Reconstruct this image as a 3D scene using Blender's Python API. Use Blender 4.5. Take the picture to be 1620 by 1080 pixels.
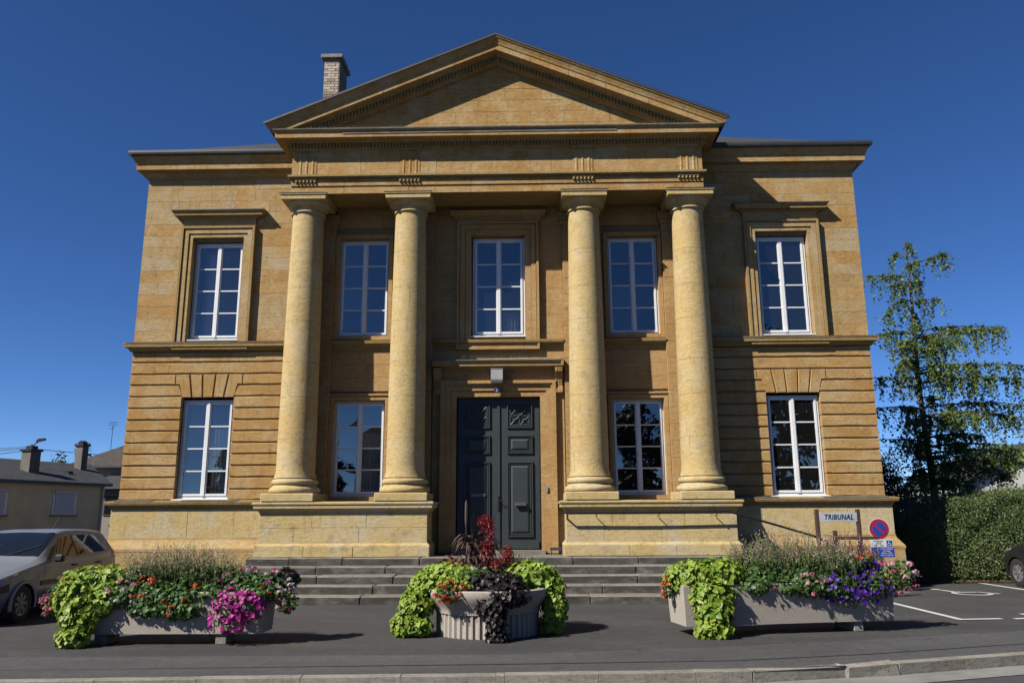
import bpy, math, random
import numpy as np
from mathutils import Vector, Matrix
R = math.radians
random.seed(7)
rng = np.random.default_rng(7)
for o in list(bpy.data.objects): bpy.data.objects.remove(o)
scene = bpy.context.scene
col = scene.collection

# ------------------------------------------------------------------ camera
cam_d = bpy.data.cameras.new('camera')
cam = bpy.data.objects.new('camera', cam_d); col.objects.link(cam)
cam_d.sensor_width = 36.0; cam_d.lens = 1270.0 / 1620.0 * 36.0
cam_d.clip_start = 0.1; cam_d.clip_end = 4000
_yaw, _pitch, _roll = 0.0190, 0.2133, -0.0055
_r = Vector((math.cos(_yaw), math.sin(_yaw), 0)); _f = Vector((-math.sin(_yaw), math.cos(_yaw), 0)); _u = Vector((0, 0, 1))
_f2 = _f * math.cos(_pitch) + _u * math.sin(_pitch); _u2 = _u * math.cos(_pitch) - _f * math.sin(_pitch)
_r3 = _r * math.cos(_roll) + _u2 * math.sin(_roll); _u3 = _u2 * math.cos(_roll) - _r * math.sin(_roll)
cam.matrix_world = Matrix(((_r3.x, _u3.x, -_f2.x, 0.673), (_r3.y, _u3.y, -_f2.y, -18.329), (_r3.z, _u3.z, -_f2.z, 1.580), (0, 0, 0, 1)))
scene.camera = cam

# ------------------------------------------------------------------ sky and sun
SUN_A, SUN_E = R(54), R(41)          # to the left of the facade's normal, above the horizon
sun_dir = Vector((-math.sin(SUN_A) * math.cos(SUN_E), -math.cos(SUN_A) * math.cos(SUN_E), math.sin(SUN_E)))
world = bpy.data.worlds.new('World'); scene.world = world; world.use_nodes = True
wn = world.node_tree; wn.nodes.clear()
sky = wn.nodes.new('ShaderNodeTexSky'); sky.sky_type = 'NISHITA'; sky.sun_disc = False
sky.sun_elevation = SUN_E; sky.sun_rotation = math.atan2(sun_dir.x, sun_dir.y)
sky.altitude = 1500; sky.air_density = 0.6; sky.dust_density = 0.1; sky.ozone_density = 5.0
bg = wn.nodes.new('ShaderNodeBackground'); bg.inputs['Strength'].default_value = 0.067
hs = wn.nodes.new('ShaderNodeHueSaturation'); hs.inputs['Saturation'].default_value = 1.15; hs.inputs['Hue'].default_value = 0.506
wo = wn.nodes.new('ShaderNodeOutputWorld')
wn.links.new(sky.outputs[0], hs.inputs['Color']); wn.links.new(hs.outputs[0], bg.inputs[0]); wn.links.new(bg.outputs[0], wo.inputs[0])
sun_l = bpy.data.lights.new('sun', 'SUN'); sun_l.energy = 5.0; sun_l.angle = R(0.53); sun_l.color = (1.0, 0.94, 0.84)
sun = bpy.data.objects.new('sun', sun_l); col.objects.link(sun)
sun.rotation_euler = (-sun_dir).to_track_quat('-Z', 'Y').to_euler(); sun.location = (-20, -30, 40)
vs = scene.view_settings
vs.view_transform = 'Standard'; vs.look = 'None'; vs.gamma = 1.0; vs.exposure = 0.95; vs.use_curve_mapping = False
scene.cycles.max_bounces = 8; scene.cycles.diffuse_bounces = 1; scene.cycles.transparent_max_bounces = 12

# ------------------------------------------------------------------ materials
ALB = 0.54        # real-world albedos; the exposure above is set for them
def alb(c): return tuple(x * ALB for x in c)
def mat(name):
    m = bpy.data.materials.new(name); m.use_nodes = True
    nt = m.node_tree; b = nt.nodes['Principled BSDF']
    return m, nt, b
def node(nt, typ, **kw):
    n = nt.nodes.new(typ)
    for k, v in kw.items():
        if k in n.inputs: n.inputs[k].default_value = v
        else: setattr(n, k, v)
    return n
def noise(nt, scale, detail=4, rough=.6, stretch=None, coord='Object', w=0):
    tc = node(nt, 'ShaderNodeTexCoord'); src = tc.outputs[coord]
    if stretch or w:
        mp = node(nt, 'ShaderNodeMapping'); nt.links.new(src, mp.inputs[0])
        mp.inputs['Scale'].default_value = stretch or (1, 1, 1); mp.inputs['Location'].default_value = (w, w * .7, w * 1.3); src = mp.outputs[0]
    n = node(nt, 'ShaderNodeTexNoise', Scale=scale, Detail=detail, Roughness=rough)
    nt.links.new(src, n.inputs['Vector']); return n.outputs['Fac']
def ramp(nt, fac, stops):
    n = node(nt, 'ShaderNodeValToRGB'); e = n.color_ramp.elements
    while len(e) < len(stops): e.new(.5)
    for el, (p, c) in zip(e, stops):
        el.position = p; el.color = (c, c, c, 1) if not isinstance(c, tuple) else (*c, 1)
    nt.links.new(fac, n.inputs[0]); return n.outputs[0]
def mix(nt, fac, a, b, mode='MIX'):
    n = node(nt, 'ShaderNodeMix', data_type='RGBA', blend_type=mode)
    for sock, v in ((n.inputs[0], fac), (n.inputs[6], a), (n.inputs[7], b)):
        if isinstance(v, (int, float)): sock.default_value = v
        elif isinstance(v, tuple): sock.default_value = (*v, 1)
        else: nt.links.new(v, sock)
    return n.outputs[2]
def bump(nt, b, h, strength=.3, dist=.01):
    n = node(nt, 'ShaderNodeBump', Strength=strength, Distance=dist)
    nt.links.new(h, n.inputs['Height']); nt.links.new(n.outputs[0], b.inputs['Normal'])
def plain(name, c, rough=.6, metal=0., var=.12, scale=6., bmp=0.0, spec=None):
    c = alb(c)
    m, nt, b = mat(name); b.inputs['Roughness'].default_value = rough; b.inputs['Metallic'].default_value = metal
    if spec is not None: b.inputs['Specular IOR Level'].default_value = spec
    f = noise(nt, scale)
    nt.links.new(mix(nt, ramp(nt, f, [(.3, 0.), (.7, 1.)]), tuple(x * (1 - var) for x in c), tuple(min(1, x * (1 + var)) for x in c)), b.inputs['Base Color'])
    if bmp: bump(nt, b, noise(nt, scale * 8), bmp, .004)
    return m
def stone(name, ca, cb, cc, pale, stain=.5, rnd=True, w=0., pit=.5):
    ca, cb, cc, pale = alb(ca), alb(cb), alb(cc), alb(pale)
    m, nt, b = mat(name); b.inputs['Roughness'].default_value = .92; b.inputs['Specular IOR Level'].default_value = .2
    if rnd:
        oi = node(nt, 'ShaderNodeObjectInfo'); base = ramp(nt, oi.outputs['Random'], [(0., ca), (.5, cb), (1., cc)])
        base = mix(nt, .5, base, ramp(nt, noise(nt, 1.1, 6, .68, w=w), [(.32, ca), (.5, cb), (.68, cc)]))
    else:
        base = ramp(nt, noise(nt, .8, 4, w=w), [(.3, ca), (.5, cb), (.7, cc)])
    base = mix(nt, ramp(nt, noise(nt, 1.7, 5, .65, w=3 + w), [(.46, 0.), (.62, .8)]), base, pale)
    base = mix(nt, ramp(nt, noise(nt, 11, 6, .75, (1, 1, 1.8), w=7 + w), [(.38, .42), (.5, 0.)]), base, tuple(x * .60 for x in ca))
    base = mix(nt, ramp(nt, noise(nt, 7, 6, .72, (1, 1, 2.4), w=12 + w), [(.54, 0.), (.72, .5)]), base, tuple(min(.8, x * 1.22) for x in pale))
    streak = noise(nt, 2.2, 5, .65, (1, 1, 9), w=5 + w)
    base = mix(nt, ramp(nt, streak, [(.5, 0.), (.75, .45)]), base, tuple(x * .62 for x in cb))
    base = mix(nt, ramp(nt, noise(nt, 3.2, 6, .7, w=9 + w), [(.54, 0.), (.76, stain)]), base, (.075, .06, .042))
    base = mix(nt, ramp(nt, noise(nt, 1.6, 5, .7, (5, 5, .45), w=15 + w), [(.57, 0.), (.74, .5)]), base, tuple(x * .45 for x in ca))
    pits = noise(nt, 26, 3, .6, w=2 + w)
    base = mix(nt, ramp(nt, pits, [(.66, 0.), (.74, pit)]), base, (.055, .042, .027))
    nt.links.new(base, b.inputs['Base Color'])
    h = mix(nt, .5, ramp(nt, noise(nt, 9, 6, .7, (1, 1, 2.2)), [(.2, 0.), (.8, 1.)]), ramp(nt, pits, [(.6, 1.), (.74, 0.)]))
    bump(nt, b, h, .6, .02); return m
MS = {}
MS['ochre'] = stone('ochre_sandstone', (.45, .24, .070), (.53, .315, .112), (.60, .395, .165), (.60, .44, .23), .42)
MS['grade'] = stone('weathered_ochre_sandstone', (.46, .285, .10), (.53, .355, .15), (.57, .415, .21), (.56, .455, .29), .45, w=1.7)
MS['rose'] = stone('rosy_sandstone', (.50, .285, .105), (.56, .335, .135), (.60, .38, .165), (.60, .41, .19), .4, w=4.1)
MS['pale'] = stone('pale_sandstone', (.63, .435, .17), (.68, .49, .215), (.70, .53, .26), (.69, .56, .32), .4, w=6.2)
MS['drum'] = stone('column_sandstone', (.59, .415, .17), (.64, .47, .21), (.67, .51, .25), (.66, .535, .31), .35, False, w=6.2)
MS['podium'] = stone('podium_sandstone', (.62, .445, .17), (.67, .51, .235), (.68, .545, .29), (.64, .56, .39), .6, w=8.2, pit=.75)
MS['trim'] = stone('trim_sandstone', (.392, .248, .085), (.441, .290, .107), (.470, .322, .133), (.431, .331, .170), .6, w=2.9)
MS['mortar'] = plain('mortar', (.33, .23, .11), .95, bmp=.4, scale=9)
MS['cap'] = stone('grey_weathered_stone', (.15, .135, .11), (.20, .185, .155), (.26, .24, .20), (.30, .28, .23), .6, w=.6)
MS['tread'] = stone('worn_step_stone', (.20, .185, .155), (.25, .23, .195), (.30, .275, .23), (.35, .32, .27), .5, w=5.6)
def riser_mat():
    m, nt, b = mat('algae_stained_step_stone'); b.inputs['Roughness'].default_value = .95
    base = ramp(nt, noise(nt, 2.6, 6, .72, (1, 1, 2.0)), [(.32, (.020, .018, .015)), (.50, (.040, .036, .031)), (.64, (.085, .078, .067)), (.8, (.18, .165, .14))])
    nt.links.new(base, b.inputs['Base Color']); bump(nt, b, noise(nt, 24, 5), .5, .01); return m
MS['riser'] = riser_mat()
def slate(name, c, sx=.22, sz=.16):
    m, nt, b = mat(name); b.inputs['Roughness'].default_value = .8; b.inputs['Specular IOR Level'].default_value = .25
    tc = node(nt, 'ShaderNodeTexCoord'); br = node(nt, 'ShaderNodeTexBrick', Scale=1.0)
    br.inputs['Brick Width'].default_value = sx; br.inputs['Row Height'].default_value = sz; br.inputs['Mortar Size'].default_value = .006
    br.inputs['Color1'].default_value = (*c, 1); br.inputs['Color2'].default_value = (*[x * 1.55 for x in c], 1); br.inputs['Mortar'].default_value = (*[x * .35 for x in c], 1)
    nt.links.new(tc.outputs['UV'], br.inputs['Vector']); nt.links.new(mix(nt, ramp(nt, noise(nt, 1.5, 5), [(.4, 0.), (.75, .6)]), br.outputs[0], tuple(x * 1.8 for x in c)), b.inputs['Base Color'])
    bump(nt, b, br.outputs['Fac'], -.6, .012); return m
MS['slate'] = slate('roof_slate', (.026, .027, .029)); MS['tile'] = slate('dark_roof_tile', (.034, .029, .025), .2, .3)
MS['lead'] = plain('lead_flashing', (.21, .22, .235), .45, .3, .25, 3.)
MS['gutter'] = plain('zinc_gutter', (.055, .06, .068), .55, .1, .2, 3.)
MS['white'] = plain('white_window_paint', (.95, .96, .97), .35, 0, .06)
MS['sill'] = plain('white_sill', (.95, .95, .93), .4, 0, .06)
MS['door'] = plain('slate_blue_door_paint', (.026, .038, .042), .55, 0, .2, 3., .25)
MS['iron'] = plain('dark_iron', (.03, .03, .032), .5, .5, .2)
MS['steel'] = plain('grey_painted_steel', (.10, .105, .11), .4, .4, .15)
MS['alu'] = plain('grey_plastic_housing', (.30, .31, .31), .5, 0, .1)
MS['brown'] = plain('brown_painted_wood', (.075, .038, .03), .6, 0, .2)
def glass_mat():
    m, nt, b = mat('window_glass'); nt.nodes.remove(b)
    out = nt.nodes['Material Output']; g = node(nt, 'ShaderNodeBsdfGlossy', Roughness=.012); g.inputs[0].default_value = (.82, .85, .86, 1)
    t = node(nt, 'ShaderNodeBsdfTransparent'); t.inputs[0].default_value = (.75, .78, .78, 1)
    d = node(nt, 'ShaderNodeBsdfDiffuse'); d.inputs[0].default_value = (.6, .6, .58, 1)
    lw = node(nt, 'ShaderNodeLayerWeight', Blend=.25)
    mr = node(nt, 'ShaderNodeMapRange'); mr.inputs[1].default_value = 0; mr.inputs[2].default_value = 1; mr.inputs[3].default_value = .16; mr.inputs[4].default_value = .9
    nt.links.new(lw.outputs['Fresnel'], mr.inputs[0])
    m1 = node(nt, 'ShaderNodeMixShader'); nt.links.new(mr.outputs[0], m1.inputs[0]); nt.links.new(t.outputs[0], m1.inputs[1]); nt.links.new(g.outputs[0], m1.inputs[2])
    m2 = node(nt, 'ShaderNodeMixShader'); m2.inputs[0].default_value = .008; nt.links.new(m1.outputs[0], m2.inputs[1]); nt.links.new(d.outputs[0], m2.inputs[2])
    bp = node(nt, 'ShaderNodeBump', Strength=.14, Distance=.01); nt.links.new(noise(nt, 1.6, 1), bp.inputs['Height']); nt.links.new(bp.outputs[0], g.inputs['Normal'])
    nt.links.new(m2.outputs[0], out.inputs[0]); return m
MS['glass'] = glass_mat()
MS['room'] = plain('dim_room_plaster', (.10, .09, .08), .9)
MS['cloth'] = plain('white_curtain_cloth', (.72, .72, .70), .9)
def asphalt(name, lo, hi, warm=1.0):
    lo *= ALB; hi *= ALB
    m, nt, b = mat(name); b.inputs['Roughness'].default_value = .88; b.inputs['Specular IOR Level'].default_value = .3
    base = ramp(nt, noise(nt, .35, 6, .7, (1, 2.2, 1)), [(.34, (lo * .8, lo * .8, lo * .84)), (.66, (hi * 1.15 * warm, hi * 1.15, hi * 1.15))])
    vo = node(nt, 'ShaderNodeTexVoronoi', Scale=.45, feature='DISTANCE_TO_EDGE'); tcv = node(nt, 'ShaderNodeTexCoord'); nv_ = node(nt, 'ShaderNodeTexNoise', Scale=1.3, Detail=6); nt.links.new(tcv.outputs['Object'], nv_.inputs['Vector']); av = node(nt, 'ShaderNodeVectorMath', operation='ADD'); nt.links.new(tcv.outputs['Object'], av.inputs[0]); nt.links.new(nv_.outputs['Color'], av.inputs[1]); nt.links.new(av.outputs[0], vo.inputs['Vector'])
    base = mix(nt, mix(nt, ramp(nt, vo.outputs['Distance'], [(.0, 1.), (.012, 0.)]), (0., 0., 0.), ramp(nt, noise(nt, .3, 3, w=8), [(.5, 0.), (.6, .8)])), base, (lo * .35, lo * .34, lo * .33))
    base = mix(nt, ramp(nt, noise(nt, 2.2, 6, .7), [(.45, 0.), (.8, .55)]), base, (lo * .75, lo * .74, lo * .74))
    base = mix(nt, ramp(nt, noise(nt, 8, 8, .88, w=26), [(.40, .6), (.52, 0.)]), base, (lo * .6, lo * .59, lo * .58))
    base = mix(nt, ramp(nt, noise(nt, 10, 8, .88, w=36), [(.52, 0.), (.64, .5)]), base, (hi * 1.35, hi * 1.33, hi * 1.28))
    base = mix(nt, ramp(nt, noise(nt, 2.4, 2, .5, w=46), [(.70, 0.), (.74, .55)]), base, (lo * .4, lo * .4, lo * .4))
    base = mix(nt, ramp(nt, noise(nt, 34, 5, .85, w=6), [(.42, .55), (.5, 0.)]), base, (lo * .55, lo * .54, lo * .53))
    base = mix(nt, ramp(nt, noise(nt, 48, 4, .85, w=16), [(.56, 0.), (.68, .6)]), base, (hi * 1.6, hi * 1.55, hi * 1.45))
    base = mix(nt, ramp(nt, noise(nt, 150, 2, .8), [(.5, 0.), (.75, .75)]), base, (hi * 2.1, hi * 2.05, hi * 1.95))
    base = mix(nt, ramp(nt, noise(nt, 90, 2, .8, w=4), [(.55, 0.), (.75, .7)]), base, (lo * .4, lo * .4, lo * .42))
    base = mix(nt, ramp(nt, noise(nt, 22, 1, .5, w=2), [(.78, 0.), (.80, .9)]), base, (.17, .155, .125))
    nt.links.new(base, b.inputs['Base Color']); bump(nt, b, noise(nt, 120, 3, .8), .7, .012); return m
MS['asphalt'] = asphalt('forecourt_asphalt', .058, .088, 1.02); MS['asphalt2'] = asphalt('pavement_asphalt', .088, .12); MS['road'] = asphalt('road_asphalt', .075, .10)
MS['concrete'] = stone('kerb_concrete', (.26, .245, .21), (.31, .29, .25), (.36, .34, .30), (.40, .37, .32), .5, w=7.7)
MS['kerb'] = stone('weathered_kerb_stone', (.27, .255, .22), (.33, .31, .265), (.37, .35, .30), (.42, .39, .33), .6, w=7.7)
MS['gutterstrip'] = plain('gutter_concrete', (.25, .245, .235), .9, 0, .25, 2., .5)
MS['paint'] = plain('road_marking_paint', (.72, .72, .70), .7, 0, .12, 9.)
MS['planter'] = plain('exposed_aggregate_concrete', (.47, .42, .36), .9, 0, .16, 40., .7)
MS['soil'] = plain('potting_soil', (.03, .022, .015), .95)
def leaf(name, cols, trans=.35, rough=.5):
    cols = [alb(c) for c in cols]
    m, nt, b = mat(name); g = node(nt, 'ShaderNodeNewGeometry')
    k = len(cols) - 1; c = ramp(nt, g.outputs['Random Per Island'], [(i / k, x) for i, x in enumerate(cols)])
    nt.links.new(c, b.inputs['Base Color']); b.inputs['Roughness'].default_value = rough; b.inputs['Specular IOR Level'].default_value = .35
    t = node(nt, 'ShaderNodeBsdfTranslucent'); nt.links.new(c, t.inputs[0])
    ms = node(nt, 'ShaderNodeMixShader'); ms.inputs[0].default_value = trans
    nt.links.new(b.outputs[0], ms.inputs[1]); nt.links.new(t.outputs[0], ms.inputs[2]); nt.links.new(ms.outputs[0], nt.nodes['Material Output'].inputs[0]); return m
MS['lime'] = leaf('lime_vine_leaf', [(.20, .38, .035), (.38, .56, .06), (.29, .48, .05), (.50, .60, .12), (.12, .28, .025), (.44, .50, .07), (.33, .50, .05)])
MS['green'] = leaf('mid_green_leaf', [(.07, .16, .035), (.11, .23, .05), (.09, .19, .05), (.15, .27, .07)])
MS['greygreen'] = leaf('grey_green_stem', [(.20, .30, .09), (.28, .36, .13), (.34, .36, .17), (.14, .25, .07)])
MS['dark'] = leaf('blackish_purple_leaf', [(.012, .009, .012), (.022, .014, .02), (.03, .02, .024)], .1)
MS['burgundy'] = leaf('burgundy_leaf', [(.05, .012, .016), (.09, .018, .024), (.06, .03, .03), (.12, .04, .04)], .2)
MS['straw'] = leaf('bronze_grass_blade', [(.10, .06, .05), (.17, .12, .09), (.06, .035, .035), (.26, .20, .15)], .2)
MS['ginkgo'] = leaf('ginkgo_leaf', [(.12, .21, .04), (.19, .29, .06), (.15, .25, .045), (.26, .34, .08), (.08, .16, .045)], .38)
MS['hedge'] = leaf('hedge_leaf', [(.05, .09, .022), (.085, .135, .035), (.125, .18, .05), (.20, .25, .09), (.035, .065, .02)], .25, .45)
MS['deepgreen'] = leaf('dark_evergreen_leaf', [(.012, .03, .01), (.022, .045, .014), (.03, .055, .018)], .15)
MS['birch'] = leaf('birch_leaf', [(.06, .10, .03), (.09, .13, .04), (.12, .15, .06)], .3)
MS['copper'] = leaf('copper_leaf', [(.06, .035, .02), (.09, .05, .03), (.05, .05, .02)], .2)
for n, c in dict(red=[(.55, .02, .015), (.70, .05, .02), (.45, .01, .02)], pink=[(.70, .12, .22), (.80, .25, .36), (.62, .06, .16)], palepink=[(.75, .45, .52), (.80, .60, .64), (.70, .35, .45)],
                 magenta=[(.42, .006, .24), (.55, .015, .32), (.32, .004, .20)], purple=[(.08, .014, .34), (.13, .025, .46), (.05, .008, .24)], white_f=[(.75, .75, .68), (.82, .82, .76), (.7, .7, .6)],
                 crimson=[(.26, .004, .012), (.38, .008, .02), (.16, .003, .012)], gaura=[(.70, .38, .42), (.80, .62, .62), (.62, .20, .28), (.78, .70, .62)], orange=[(.70, .10, .02), (.75, .14, .05), (.6, .06, .02)]).items():
    MS[n] = leaf(n + '_petal', c, .3)
MS['bark'] = plain('grey_brown_bark', (.10, .08, .06), .9, 0, .3, 5., .6)
MS['litter'] = leaf('dry_leaf_litter', [(.16, .09, .04), (.22, .13, .05), (.12, .07, .04), (.3, .2, .09)], .1)

# ------------------------------------------------------------------ mesh helpers
def link(o, parent=None, **props):
    col.objects.link(o)
    if parent is not None:
        o.parent = parent
    for k, v in props.items(): o[k] = v
    return o
def obj(name, verts, faces, m, parent=None, smooth=False, mats=None, fmat=None, **props):
    me = bpy.data.meshes.new(name); me.from_pydata([tuple(v) for v in verts], [], faces)
    for x in (mats or [m]): me.materials.append(x)
    if fmat is not None: me.polygons.foreach_set('material_index', fmat)
    me.update()
    if smooth: me.polygons.foreach_set('use_smooth', [True] * len(me.polygons)); me.set_sharp_from_angle(angle=R(40))
    return link(bpy.data.objects.new(name, me), parent, **props)
def thing(name, label, cat, loc=(0, 0, 0), group=None, rotz=0):
    o = bpy.data.objects.new(name, None); o.empty_display_size = .2; o.location = loc; o.rotation_euler = (0, 0, rotz)
    link(o, None, label=label, category=cat)
    if group: o['group'] = group
    return o
def tag(o, label, cat, group=None):
    o['label'] = label; o['category'] = cat
    if group: o['group'] = group
    return o
class MB:
    def __init__(s): s.v = []; s.f = []; s.m = []
    def add(s, v, f, mi=0):
        k = len(s.v); s.v += [tuple(p) for p in v]; s.f += [tuple(i + k for i in q) for q in f]; s.m += [mi] * len(f); return s
    def box(s, x0, x1, y0, y1, z0, z1, mi=0):
        v = [(x0, y0, z0), (x1, y0, z0), (x1, y1, z0), (x0, y1, z0), (x0, y0, z1), (x1, y0, z1), (x1, y1, z1), (x0, y1, z1)]
        return s.add(v, [(0, 3, 2, 1), (4, 5, 6, 7), (0, 1, 5, 4), (1, 2, 6, 5), (2, 3, 7, 6), (3, 0, 4, 7)], mi)
    def bbox(s, x0, x1, y0, y1, z0, z1, c=.01, mi=0):      # box with chamfered edges
        def ring(z, i): return [(x0 + i, y0, z), (x1 - i, y0, z), (x1, y0 + i, z), (x1, y1 - i, z), (x1 - i, y1, z), (x0 + i, y1, z), (x0, y1 - i, z), (x0, y0 + i, z)]
        def ins(z, c): return [(x0 + c * 1.2, y0 + c, z), (x1 - c * 1.2, y0 + c, z), (x1 - c, y0 + c * 1.2, z), (x1 - c, y1 - c * 1.2, z), (x1 - c * 1.2, y1 - c, z), (x0 + c * 1.2, y1 - c, z), (x0 + c, y1 - c * 1.2, z), (x0 + c, y0 + c * 1.2, z)]
        v = ins(z0, c) + ring(z0 + c, c) + ring(z1 - c, c) + ins(z1, c); f = [tuple(range(7, -1, -1)), tuple(range(24, 32))]
        for r in range(3):
            for i in range(8): f.append((r * 8 + i, r * 8 + (i + 1) % 8, r * 8 + 8 + (i + 1) % 8, r * 8 + 8 + i))
        return s.add(v, f, mi)
    def prism(s, poly, axis, a, b, mi=0):                  # polygon extruded along an axis
        def P(u, w, t): return {'x': (t, u, w), 'y': (u, t, w), 'z': (u, w, t)}[axis]
        n = len(poly); v = [P(*p, a) for p in poly] + [P(*p, b) for p in poly]
        f = [tuple(range(n)), tuple(range(2 * n - 1, n - 1, -1))] + [(i, i + n, (i + 1) % n + n, (i + 1) % n) for i in range(n)]
        return s.add(v, f, mi)
    def lathe(s, prof, cx=0, cy=0, n=32, mi=0, cap=True):
        k = len(prof); v = [(cx + r * math.cos(2 * math.pi * i / n), cy + r * math.sin(2 * math.pi * i / n), z) for i in range(n) for r, z in prof]
        f = [(i * k + j, ((i + 1) % n) * k + j, ((i + 1) % n) * k + j + 1, i * k + j + 1) for i in range(n) for j in range(k - 1)]
        if cap: f += [tuple(i * k + k - 1 for i in range(n)), tuple(i * k for i in range(n - 1, -1, -1))]
        return s.add(v, f, mi)
    def tube(s, pts, rad, n=8, mi=0):
        pts = [Vector(p) for p in pts]; rad = rad if isinstance(rad, (list, tuple)) else [rad] * len(pts); v = []; f = []
        up = Vector((0, 0, 1)); 
        for i, p in enumerate(pts):
            t = (pts[min(i + 1, len(pts) - 1)] - pts[max(i - 1, 0)]).normalized()
            a = t.cross(up if abs(t.z) < .95 else Vector((1, 0, 0))).normalized(); b = t.cross(a)
            v += [p + (a * math.cos(2 * math.pi * j / n) + b * math.sin(2 * math.pi * j / n)) * rad[i] for j in range(n)]
        for i in range(len(pts) - 1):
            for j in range(n): f.append((i * n + j, i * n + (j + 1) % n, (i + 1) * n + (j + 1) % n, (i + 1) * n + j))
        f += [tuple(range(n - 1, -1, -1)), tuple(range((len(pts) - 1) * n, len(pts) * n))]
        return s.add(v, f, mi)
    def ring(s, x0, x1, z0, z1, w, y0, y1, mi=0, bev=0.):   # rectangular frame facing -Y: y0 in front, y1 behind
        o = [(x0, z0), (x1, z0), (x1, z1), (x0, z1)]; i = [(x0 + w, z0 + w), (x1 - w, z0 + w), (x1 - w, z1 - w), (x0 + w, z1 - w)]
        o2 = [(x0 + bev, z0 + bev), (x1 - bev, z0 + bev), (x1 - bev, z1 - bev), (x0 + bev, z1 - bev)]; i2 = [(x0 + w - bev, z0 + w - bev), (x1 - w + bev, z0 + w - bev), (x1 - w + bev, z1 - w + bev), (x0 + w - bev, z1 - w + bev)]
        v = [(x, y1, z) for x, z in o] + [(x, y0, z) for x, z in o2] + [(x, y0, z) for x, z in i2] + [(x, y1, z) for x, z in i]
        f = []
        for a in range(3):
            for k in range(4): f.append((a * 4 + k, a * 4 + (k + 1) % 4, a * 4 + 4 + (k + 1) % 4, a * 4 + 4 + k))
        return s.add(v, f, mi)
    def build(s, name, m, parent=None, smooth=False, **props):
        ms = m if isinstance(m, list) else [m]
        return obj(name, s.v, s.f, None, parent, smooth, mats=ms, fmat=s.m, **props)
def offset(poly, d):
    n = len(poly); out = []
    for i in range(n):
        p0, p, p1 = Vector(poly[i - 1]), Vector(poly[i]), Vector(poly[(i + 1) % n])
        a = (p - p0).normalized(); b = (p1 - p).normalized(); na = Vector((-a.y, a.x)); nb = Vector((-b.y, b.x))
        q = p + (na + nb) * (d / max(.3, 1 + na.dot(nb))); out.append((q.x, q.y))
    return out
def subdiv(poly, step):
    out = []
    for i, p in enumerate(poly):
        q = poly[(i + 1) % len(poly)]; n = max(1, min(6, int(math.hypot(q[0] - p[0], q[1] - p[1]) / step)))
        for k in range(n): out.append((p[0] + (q[0] - p[0]) * k / n, p[1] + (q[1] - p[1]) * k / n))
    return out
def block(poly, y, depth, m, parent, cham=.004, chy=None, gap=.002, jit=0., step=.3, name='stone'):
    """one stone facing -Y; poly is its outline (x, z), counter-clockwise"""
    p = offset(poly, gap)
    if jit: p = subdiv(p, step)
    q = offset(p, cham)
    if jit: q = [(x + random.gauss(0, jit * .4), z + random.gauss(0, jit)) for x, z in q]
    n = len(p); v = [(x, y, z) for x, z in q] + [(x, y + (chy or cham), z) for x, z in p] + [(x, y + depth, z) for x, z in p]
    f = [tuple(range(n))]
    for r in (0, 1):
        for i in range(n): f.append((r * n + n + i, r * n + n + (i + 1) % n, r * n + (i + 1) % n, r * n + i))
    return obj(name, v, f, m, parent)
def rect(x0, x1, z0, z1): return [(x0, z0), (x1, z0), (x1, z1), (x0, z1)]
def cuts(a, b, lo, hi, seed=None):
    out = [a]
    while b - out[-1] > hi * 1.25: out.append(out[-1] + random.uniform(lo, hi))
    return out + [b]
def minus(a, b, holes):
    seg = [(a, b)]
    for h0, h1 in holes:
        nxt = []
        for s0, s1 in seg:
            if h1 <= s0 or h0 >= s1: nxt.append((s0, s1)); continue
            if h0 - s0 > .02: nxt.append((s0, h0))
            if s1 - h1 > .02: nxt.append((h1, s1))
        seg = nxt
    return seg
def wall_sheet(name, x0, x1, z0, z1, y, t, holes, m, parent):   # wall with rectangular openings, thickness t going back
    xs = sorted({x0, x1, *[h[0] for h in holes], *[h[1] for h in holes]}); zs = sorted({z0, z1, *[h[2] for h in holes], *[h[3] for h in holes]})
    inside = lambda x, z: any(h[0] < x < h[1] and h[2] < z < h[3] for h in holes)
    nx, nz = len(xs), len(zs); v = [(x, yy, z) for yy in (y, y + t) for z in zs for x in xs]; I = lambda k, j, i: k * nx * nz + j * nx + i; f = []
    solid = lambda j, i: 0 <= i < nx - 1 and 0 <= j < nz - 1 and not inside((xs[i] + xs[i + 1]) / 2, (zs[j] + zs[j + 1]) / 2)
    for j in range(nz - 1):
        for i in range(nx - 1):
            if not solid(j, i): continue
            f += [(I(0, j, i), I(0, j, i + 1), I(0, j + 1, i + 1), I(0, j + 1, i)), (I(1, j, i), I(1, j + 1, i), I(1, j + 1, i + 1), I(1, j, i + 1))]
            if not solid(j, i - 1): f.append((I(0, j, i), I(0, j + 1, i), I(1, j + 1, i), I(1, j, i)))
            if not solid(j, i + 1): f.append((I(0, j, i + 1), I(1, j, i + 1), I(1, j + 1, i + 1), I(0, j + 1, i + 1)))
            if not solid(j - 1, i): f.append((I(0, j, i), I(1, j, i), I(1, j, i + 1), I(0, j, i + 1)))
            if not solid(j + 1, i): f.append((I(0, j + 1, i), I(0, j + 1, i + 1), I(1, j + 1, i + 1), I(1, j + 1, i)))
    return obj(name, v, f, m, parent)
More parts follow.
